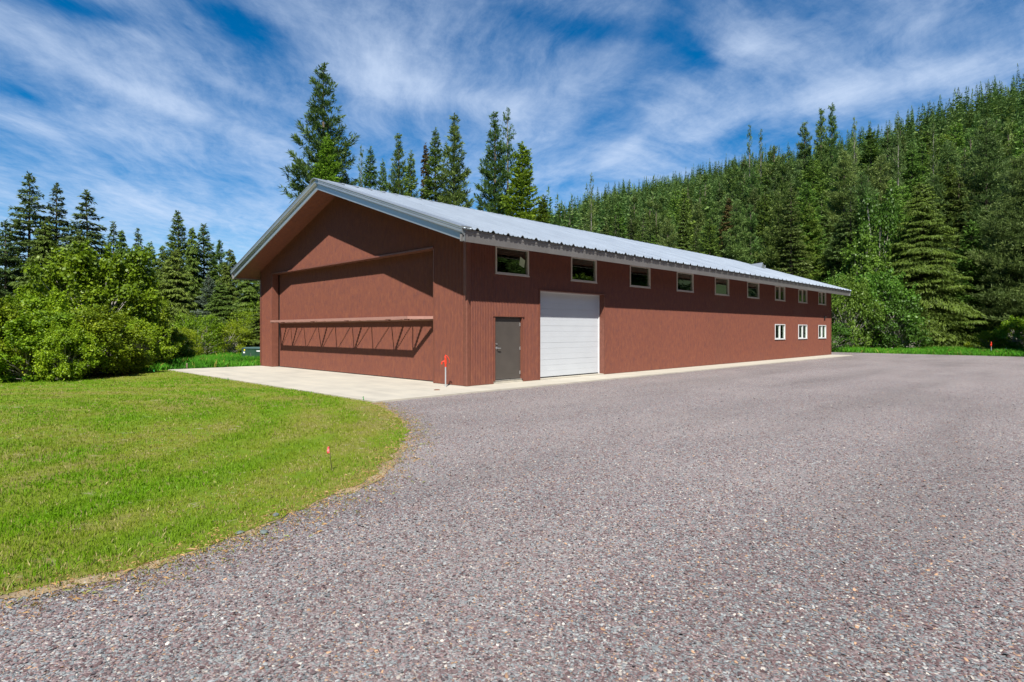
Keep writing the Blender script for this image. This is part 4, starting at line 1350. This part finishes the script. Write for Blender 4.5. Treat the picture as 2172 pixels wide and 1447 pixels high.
G2 = 'conifers rising behind the roof'
for a in (
    ('pine', 686, 137, 62, 78, 'tallest pine with tufted boughs rising behind the gable'),
    ('fir', 694, 285, 57, 52, 'bright green fir in front of the tallest pine'),
    ('thin', 766, 310, 74, 18, 'sparse thin pine right of the tallest pine'),
    ('spruce', 786, 312, 66, 34, 'small green spruce behind the roof near the tallest pine'),
    ('spruce', 812, 338, 67, 26, 'shortest spruce behind the roof'),
    ('pine', 846, 286, 70, 36, 'forked looking pine in the middle of the roof group'),
    ('spruce', 872, 320, 68, 30, 'spruce leaning on the middle pine'),
    ('rusty', 903, 305, 69, 24, 'olive brown narrow conifer left of the yellowish spruce'),
    ('spruce', 924, 272, 68, 38, 'yellowish spruce with a pointed crown behind the roof'),
    ('pine', 963, 246, 66, 46, 'full dark pine right of the yellowish spruce'),
    ('pine', 1050, 240, 68, 46, 'left pine of the close pair behind the roof'),
    ('thin', 1077, 232, 70, 36, 'right sparse pine of the close pair behind the roof'),
    ('fir', 1108, 303, 60, 58, 'broad bright green fir at the right end of the roof group'),
    ('fir', 1152, 415, 58, 36, 'low bright fir where the hillside meets the roof'),
    ('softpine', 730, 360, 64, 40, 'pine mostly hidden by the ridge of the roof'),
):
    tree(a[0], a[1], a[2], a[3], a[4] * 1.45, a[5], group=G2)

G3 = 'conifers beyond the far end of the building'
for a in (
    ('rusty', 1546, 420, 66, 48, 'rusty brown cedar standing out among green pines'),
    ('cedar', 1450, 430, 76, 36, 'yellow green cedar behind the middle of the roof'),
    ('thin', 1254, 368, 110, 20, 'bare stemmed pine on the low left part of the hillside'),
    ('thin', 1590, 266, 88, 26, 'tall bare stemmed pine with tuft on top, left one of the hillside pair'),
    ('thin', 1614, 276, 92, 24, 'tall bare stemmed pine right of its twin on the hillside'),
    ('softpine', 1706, 262, 84, 50, 'dense pine left of the dark twin topped pine'),
    ('pine', 1742, 234, 80, 46, 'dark twin topped pine above the far end of the roof'),
    ('pine', 1764, 224, 80, 44, 'highest dark pine above the far end of the roof'),
    ('softpine', 1660, 330, 74, 66, 'full soft pine behind the roof vent'),
    ('softpine', 1790, 320, 66, 78, 'large soft pine above the far eave'),
    ('spruce', 1716, 430, 62, 62, 'layered spruce directly above the roof vent'),
    ('softpine', 1600, 400, 70, 56, 'soft pine just right of the rusty cedar'),
    ('thin', 1905, 250, 74, 26, 'white stemmed pine in the forest wall above the shrubs'),
    ('thin', 1812, 250, 86, 26, 'white stemmed pine right of the highest dark pine'),
    ('thin', 1980, 262, 70, 28, 'white stemmed pine above the drooping cedar'),
    ('cedar', 1956, 385, 53, 112, 'large yellow green cedar with drooping sprays beside the gravel'),
    ('softpine', 1868, 330, 64, 76, 'soft pine behind the bright green alder'),
    ('softpine', 2092, 255, 60, 110, 'huge soft pine with shelving boughs right of the drooping cedar'),
    ('softpine', 2165, 330, 52, 120, 'huge olive pine at the right edge beside the gravel'),
    ('softpine', 2010, 300, 70, 78, 'pine rising behind the large drooping cedar'),
    ('cedar', 1920, 520, 56, 60, 'smaller cedar between the alder and the large drooping cedar'),
    ('spruce', 2060, 470, 55, 62, 'spruce between the drooping cedar and the huge pine'),
    ('softpine', 1780, 480, 60, 60, 'dark green pine just behind the far corner of the building'),
    ('softpine', 2250, 280, 50, 120, 'pine outside the right edge with boughs reaching in'),
):
    tree(*a, group=G3)

# broadleaf trees and shrubs
def leafy(u, vtop, depth, hwpx, mat, label, name, cat, group, var=0, leaf=.15, n=15000, base=.04, squash=1.0, tall=False):
    x, y = spot(u, depth); H = height_for(vtop, depth); Rr = hwpx / F * depth
    key = ('leafy', mat, var, leaf, tall)
    RH, RRr = (8.0, 2.4) if tall else (5.0, 3.0)
    ms = proto(key, lambda: make_broadleaf(RH, RRr, 31 + var * 5 + (9 if tall else 0), mat, leaf, n, 105 if not tall else 90, base, squash))
    _cnt[0] += 1
    return plant(name, ms, (x, y, 0), _cnt[0] * 2.1, (Rr / RRr, Rr / RRr, H / RH), label, cat, group)


G4 = 'maples and shrubs along the left of the lawn'
for u, vt, dp, hw, var, lb in (
    (200, 552, 27, 125, 0, 'big yellow green maple rising in front of the left conifers'),
    (90, 632, 24, 100, 1, 'broad maple shrub left of the big maple'),
    (-10, 650, 23, 100, 2, 'maple shrub cut by the left edge of the picture'),
    (280, 640, 30, 70, 2, 'maple on the right shoulder of the big maple'),
    (296, 690, 26, 62, 0, 'low maple shrub at the foot of the right shoulder'),
    (200, 668, 22.5, 90, 2, 'leafy shrub touching the lawn below the big maple'),
    (60, 680, 20.5, 95, 0, 'low leafy shrub at the lower left edge of the lawn'),
    (140, 695, 20.5, 60, 1, 'small shrub at the lawn edge under the broad maple'),
    (-40, 640, 20, 90, 1, 'leafy shrub just outside the lower left corner'),
    (350, 700, 31, 48, 1, 'round shrub where the tall grass begins'),
    (262, 745, 23.6, 46, 1, 'small yellow green shrub beside the tall grass'),
    (-120, 640, 26, 110, 0, 'maple outside the left edge of the picture'),
):
    leafy(u, vt, dp, hw, 'f_maple', lb, 'maple_shrub', 'maple', G4, var, .145, 36000)
G5 = 'round green shrubs behind the tall grass'
for u, vt, dp, hw, var, lb in (
    (420, 675, 36, 62, 0, 'round bright green shrub behind the wooden stake'),
    (480, 690, 37, 52, 1, 'green shrub left of the utility cabinet'),
    (535, 668, 40, 60, 0, 'green shrub behind the utility cabinet'),
    (385, 700, 34, 40, 1, 'small green shrub left of the round bright one'),
    (565, 640, 44, 50, 1, 'green shrub half hidden by the left wall'),
):
    leafy(u, vt, dp, hw, 'f_maple', lb, 'green_shrub', 'shrub', G5, var + 3, .12, 15000)
G6 = 'leafy trees beyond the far corner of the building'
for u, vt, dp, hw, var, lb, mt, tall in (
    (1862, 432, 56, 52, 0, 'slim bright green alder with pale stem beside the far pines', 'f_green', True),
    (1800, 600, 50, 50, 1, 'bright leafy shrub directly right of the far corner', 'f_green', False),
    (1870, 590, 51, 74, 0, 'wide green vine maple under the alder', 'f_green', False),
    (1905, 640, 49.5, 52, 1, 'low green shrub under the large drooping cedar', 'f_green', False),
    (1835, 520, 55, 56, 1, 'leafy alder between the far eave and the slim alder', 'f_green', True),
    (1775, 590, 55, 40, 0, 'leafy tree half hidden by the far corner of the building', 'f_green', True),
    (2160, 680, 46.5, 44, 1, 'small yellow green shrub at the right edge by the far stake', 'f_maple', False),
    (2100, 705, 47.5, 34, 0, 'tiny shrub behind the far hydrant', 'f_maple', False),
    (1765, 690, 49, 40, 2, 'low shrub peeping past the foot of the far corner', 'f_green', False),
):
    leafy(u, vt, dp, hw, mt, lb, 'alder_tree' if tall else 'vine_maple', 'tree' if tall else 'shrub', G6, var + 6, .17, 14000, tall=tall)

# forest wall filling the ground between the named trees and the hill
gF = np.random.default_rng(99)
FILL = {}
def fill_tree(kind, u, depth, H, Rr, label, group, name, zb=0.0):
    x, y = spot(u, depth)
    slot = .21 if Rr / H > .18 else .15
    ms = proto((kind, 'fill', slot, 0 if kind != 'softpine' else int(u) % 2), lambda: make_conifer(kind, 20, slot * 20, int(slot * 100) + 3 + len(PROTO), .8))
    _cnt[0] += 1
    return plant(name, ms, (x, y, zb), _cnt[0] * 2.399, (Rr / (slot * 20), Rr / (slot * 20), H / 20), label, 'tree', group)


names = {'pine': 'pine_tree', 'softpine': 'pine_tree', 'spruce': 'spruce_tree', 'hemlock': 'hemlock_tree', 'cedar': 'cedar_tree'}
for i in range(126):
    u = 1170 + (i + gF.uniform(0, 1)) * (2420 - 1170) / 126
    row = i % 3
    depth = (64, 78, 93)[row] + gF.uniform(-6, 6)
    if u < 1500: depth += 14
    kind = ['softpine', 'pine', 'spruce', 'spruce', 'hemlock', 'pine', 'spruce', 'hemlock'][int(gF.integers(0, 8))]
    vt = np.interp(u, [1170, 1400, 1600, 1750, 1900, 2172, 2420], [500, 420, 350, 330, 300, 260, 230]) + (70, 20, -5)[row] + gF.uniform(-28, 28)
    H = height_for(vt, depth); Rr = H * gF.uniform(.13, .22)
    fill_tree(kind, u, depth, H, Rr, ('tall ' if H > 25 else 'medium ' if H > 20 else 'short ') + ('slim ' if Rr / H < .175 else 'broad ') + {'softpine': 'soft green pine', 'pine': 'dark green pine', 'spruce': 'pointed green spruce', 'hemlock': 'dark drooping hemlock', 'cedar': 'olive cedar'}[kind] + ' in the dense forest wall at the foot of the hill',
              'trees of the forest wall below the hill', names[kind])
for i in range(26):
    u = -120 + i * 28 + gF.uniform(-10, 10); depth = 62 + gF.uniform(-5, 8); kind = ['cedar', 'hemlock', 'spruce'][i % 3]
    H = height_for(gF.uniform(535, 600), depth)
    fill_tree(kind, u, depth, H, H * gF.uniform(.2, .26), {'spruce': 'pointed green spruce', 'hemlock': 'dark drooping hemlock', 'cedar': 'olive cedar'}[kind] + ' in the back row behind the left trees', 'back row of the left tree group', names[kind])
# hillside: individual trees on the lower slope, the rest as one mass
def make_far(H, Rr, seed, e=.85):
    """conifer seen from hundreds of metres: whorls of short drooping boughs"""
    g = np.random.default_rng(seed); Pb = []; D = []; L = []; Wq = []; Vr = []
    z = .06 * H
    while z < H * .99:
        t = (z / H - .06) / .94; R_ = Rr * (1 - t) ** e + .12; nb = max(4, int(9 * (1 - .4 * t))); a0 = g.uniform(0, 6.28)
        for j in range(nb):
            a = a0 + j * 6.283 / nb + g.normal(0, .3); l = R_ * g.uniform(.6, 1.2); bv = g.uniform(0, 1)
            for m_ in range(3):
                st_ = (0.0, .35, .55)[m_]; ang = a + (0, g.uniform(-.6, .6), g.uniform(-.8, .8))[m_]
                dn_ = g.uniform(-.5, .15) + .5 * t
                Pb.append((math.cos(a) * l * st_, math.sin(a) * l * st_, z - .12 * l * st_ + g.normal(0, .12)))
                D.append((math.cos(ang), math.sin(ang), dn_)); ll = l * (1.0, .6, .5)[m_]
                L.append(ll); Wq.append(ll * g.uniform(.35, .6)); Vr.append(.5 * bv + .5 * g.uniform(0, 1))
        z += g.uniform(.55, .95) * (1.15 - .5 * t)
    for j in range(6):
        Pb.append((0, 0, H * (.93 + .01 * j))); D.append((g.normal(0, .3), g.normal(0, .3), 1)); L.append(.9); Wq.append(.18); Vr.append(.4)
    Pb = np.array(Pb); D = norm(np.array(D)); S = norm(np.cross(D, norm(g.normal(0, .55, (len(Pb), 3)) + np.array([0, 0, 1.0]))))
    V_, F_, A_ = quads(Pb, D, S, np.array(L), np.array(Wq), np.array(Vr))
    return np_mesh('far_crown', V_, F_, M['f_far'], {'var': A_}), trunk_mesh('far_trunk', H, .22, M['bark'], (), 5, .03, seed)


far = [make_far(20, rr_, 200 + i, ee) for i, (rr_, ee) in enumerate(((2.7, .85), (3.2, .7), (2.3, .9), (3.4, .8), (2.9, .65)))]


def scatter_hill(r0, r1, th0, th1, spacing, seed):
    g = np.random.default_rng(seed)
    area = .5 * (r1 ** 2 - r0 ** 2) * math.radians(th1 - th0); n = int(area / spacing ** 2)
    r_ = np.sqrt(g.uniform(r0 ** 2, r1 ** 2, n)); th = np.radians(g.uniform(th0, th1, n))
    x = CX + r_ * (np.cos(th) * FW[0] + np.sin(th) * RT[0]); y = CY + r_ * (np.cos(th) * FW[1] + np.sin(th) * RT[1])
    return x, y, hill_z(x, y), r_, np.degrees(th)


x, y, z, r_, th = scatter_hill(112, 158, 3, 46, 6.6, 5)
for i in range(min(len(x), 290)):
    s_ = gF.uniform(.85, 1.35)
    plant('hillside_conifer', far[i % 5], (float(x[i]), float(y[i]), float(z[i]) - .3), gF.uniform(0, 6.28), (s_ * 1.35, s_ * 1.35, s_ * gF.uniform(.9, 1.2)), 'slender green conifer on the lower slope of the forested hill', 'tree', 'conifers on the lower hillside')

x, y, z, r_, th = scatter_hill(150, 960, -14, 62, 7.4, 6)
T = np.array(RIDGE); rr_ = np.interp(th, T[:, 0], T[:, 1])
ok = (r_ < rr_ * 1.03); x, y, z = x[ok], y[ok], z[ok]
def scatter_mod(obj, sources, smin, smax, seed):
    """instances of the source crowns on the points of obj"""
    ng = bpy.data.node_groups.new('scatter_conifers', 'GeometryNodeTree')
    ng.interface.new_socket('Geometry', in_out='INPUT', socket_type='NodeSocketGeometry')
    ng.interface.new_socket('Geometry', in_out='OUTPUT', socket_type='NodeSocketGeometry')
    gi = ng.nodes.new('NodeGroupInput'); go = ng.nodes.new('NodeGroupOutput')
    iop = ng.nodes.new('GeometryNodeInstanceOnPoints'); jn = ng.nodes.new('GeometryNodeJoinGeometry')
    for so in sources:
        oi = ng.nodes.new('GeometryNodeObjectInfo'); oi.transform_space = 'ORIGINAL'; oi.inputs['Object'].default_value = so; oi.inputs['As Instance'].default_value = True
        ng.links.new(oi.outputs['Geometry'], jn.inputs[0])
    iop.inputs['Pick Instance'].default_value = True
    rv = ng.nodes.new('FunctionNodeRandomValue'); rv.data_type = 'INT'; rv.inputs['Min'].default_value = 0; rv.inputs['Max'].default_value = len(sources) - 1; rv.inputs['Seed'].default_value = seed
    rs = ng.nodes.new('FunctionNodeRandomValue'); rs.data_type = 'FLOAT_VECTOR'; rs.inputs[0].default_value = smin; rs.inputs[1].default_value = smax
    rr2 = ng.nodes.new('FunctionNodeRandomValue'); rr2.data_type = 'FLOAT_VECTOR'; rr2.inputs[0].default_value = (-.04, -.04, 0); rr2.inputs[1].default_value = (.04, .04, 6.28); rr2.inputs['Seed'].default_value = seed + 5
    ng.links.new(gi.outputs[0], iop.inputs['Points']); ng.links.new(jn.outputs[0], iop.inputs['Instance'])
    ng.links.new(rv.outputs[2], iop.inputs['Instance Index']); ng.links.new(rs.outputs[0], iop.inputs['Scale']); ng.links.new(rr2.outputs[0], iop.inputs['Rotation'])
    ng.links.new(iop.outputs[0], go.inputs[0])
    md = obj.modifiers.new('scatter', 'NODES'); md.node_group = ng


def point_cloud_obj(name, pts, label):
    me = bpy.data.meshes.new(name); me.vertices.add(len(pts)); me.vertices.foreach_set('co', np.asarray(pts, np.float32).ravel())
    me.materials.append(M['f_far']); me.update()
    o = bpy.data.objects.new(name, me); COL.objects.link(o)
    return tag(o, label, 'forest', kind='stuff')


fo = point_cloud_obj('hillside_forest', np.stack([x, y, z - .3], 1), 'dense conifer forest covering the hill up to its ridge')
srcs = {}; near_src = {}
for o_ in bpy.data.objects:
    if o_.type == 'MESH' and o_.name.startswith('crown'):
        for i, (c_, t__) in enumerate(far):
            if o_.data == c_ and i not in srcs: srcs[i] = o_
        for k_, ms_ in PROTO.items():
            if len(k_) == 4 and k_[1] == 'fill' and ms_[0] == o_.data and k_[0] in ('spruce', 'softpine', 'hemlock') and k_[0] not in near_src: near_src[k_[0]] = o_
scatter_mod(fo, [srcs[i] for i in range(5)], (1.15, 1.15, .75), (1.75, 1.75, 1.75), 3)
# the same forest closes the clearing on the other sides of the lot (unseen; added tall and dense to shade the walls, also shows in the panes)
pts = []
for i in range(230):
    th = R(52 + i * 1.02 + gF.uniform(-.6, .6)); r_ = 46 + (i % 3) * 6 + gF.uniform(-2, 2)
    pts.append((CX + r_ * (math.cos(th) * FW[0] + math.sin(th) * RT[0]), CY + r_ * (math.cos(th) * FW[1] + math.sin(th) * RT[1]), -.1))
rf_ = point_cloud_obj('unseen_forest_ring', pts, 'dense conifer forest added round the unseen sides of the clearing to shade the walls, mirrored in the panes')
scatter_mod(rf_, [near_src[k_] for k_ in sorted(near_src)], (1.3, 1.3, 1.1), (1.8, 1.8, 1.6), 11)
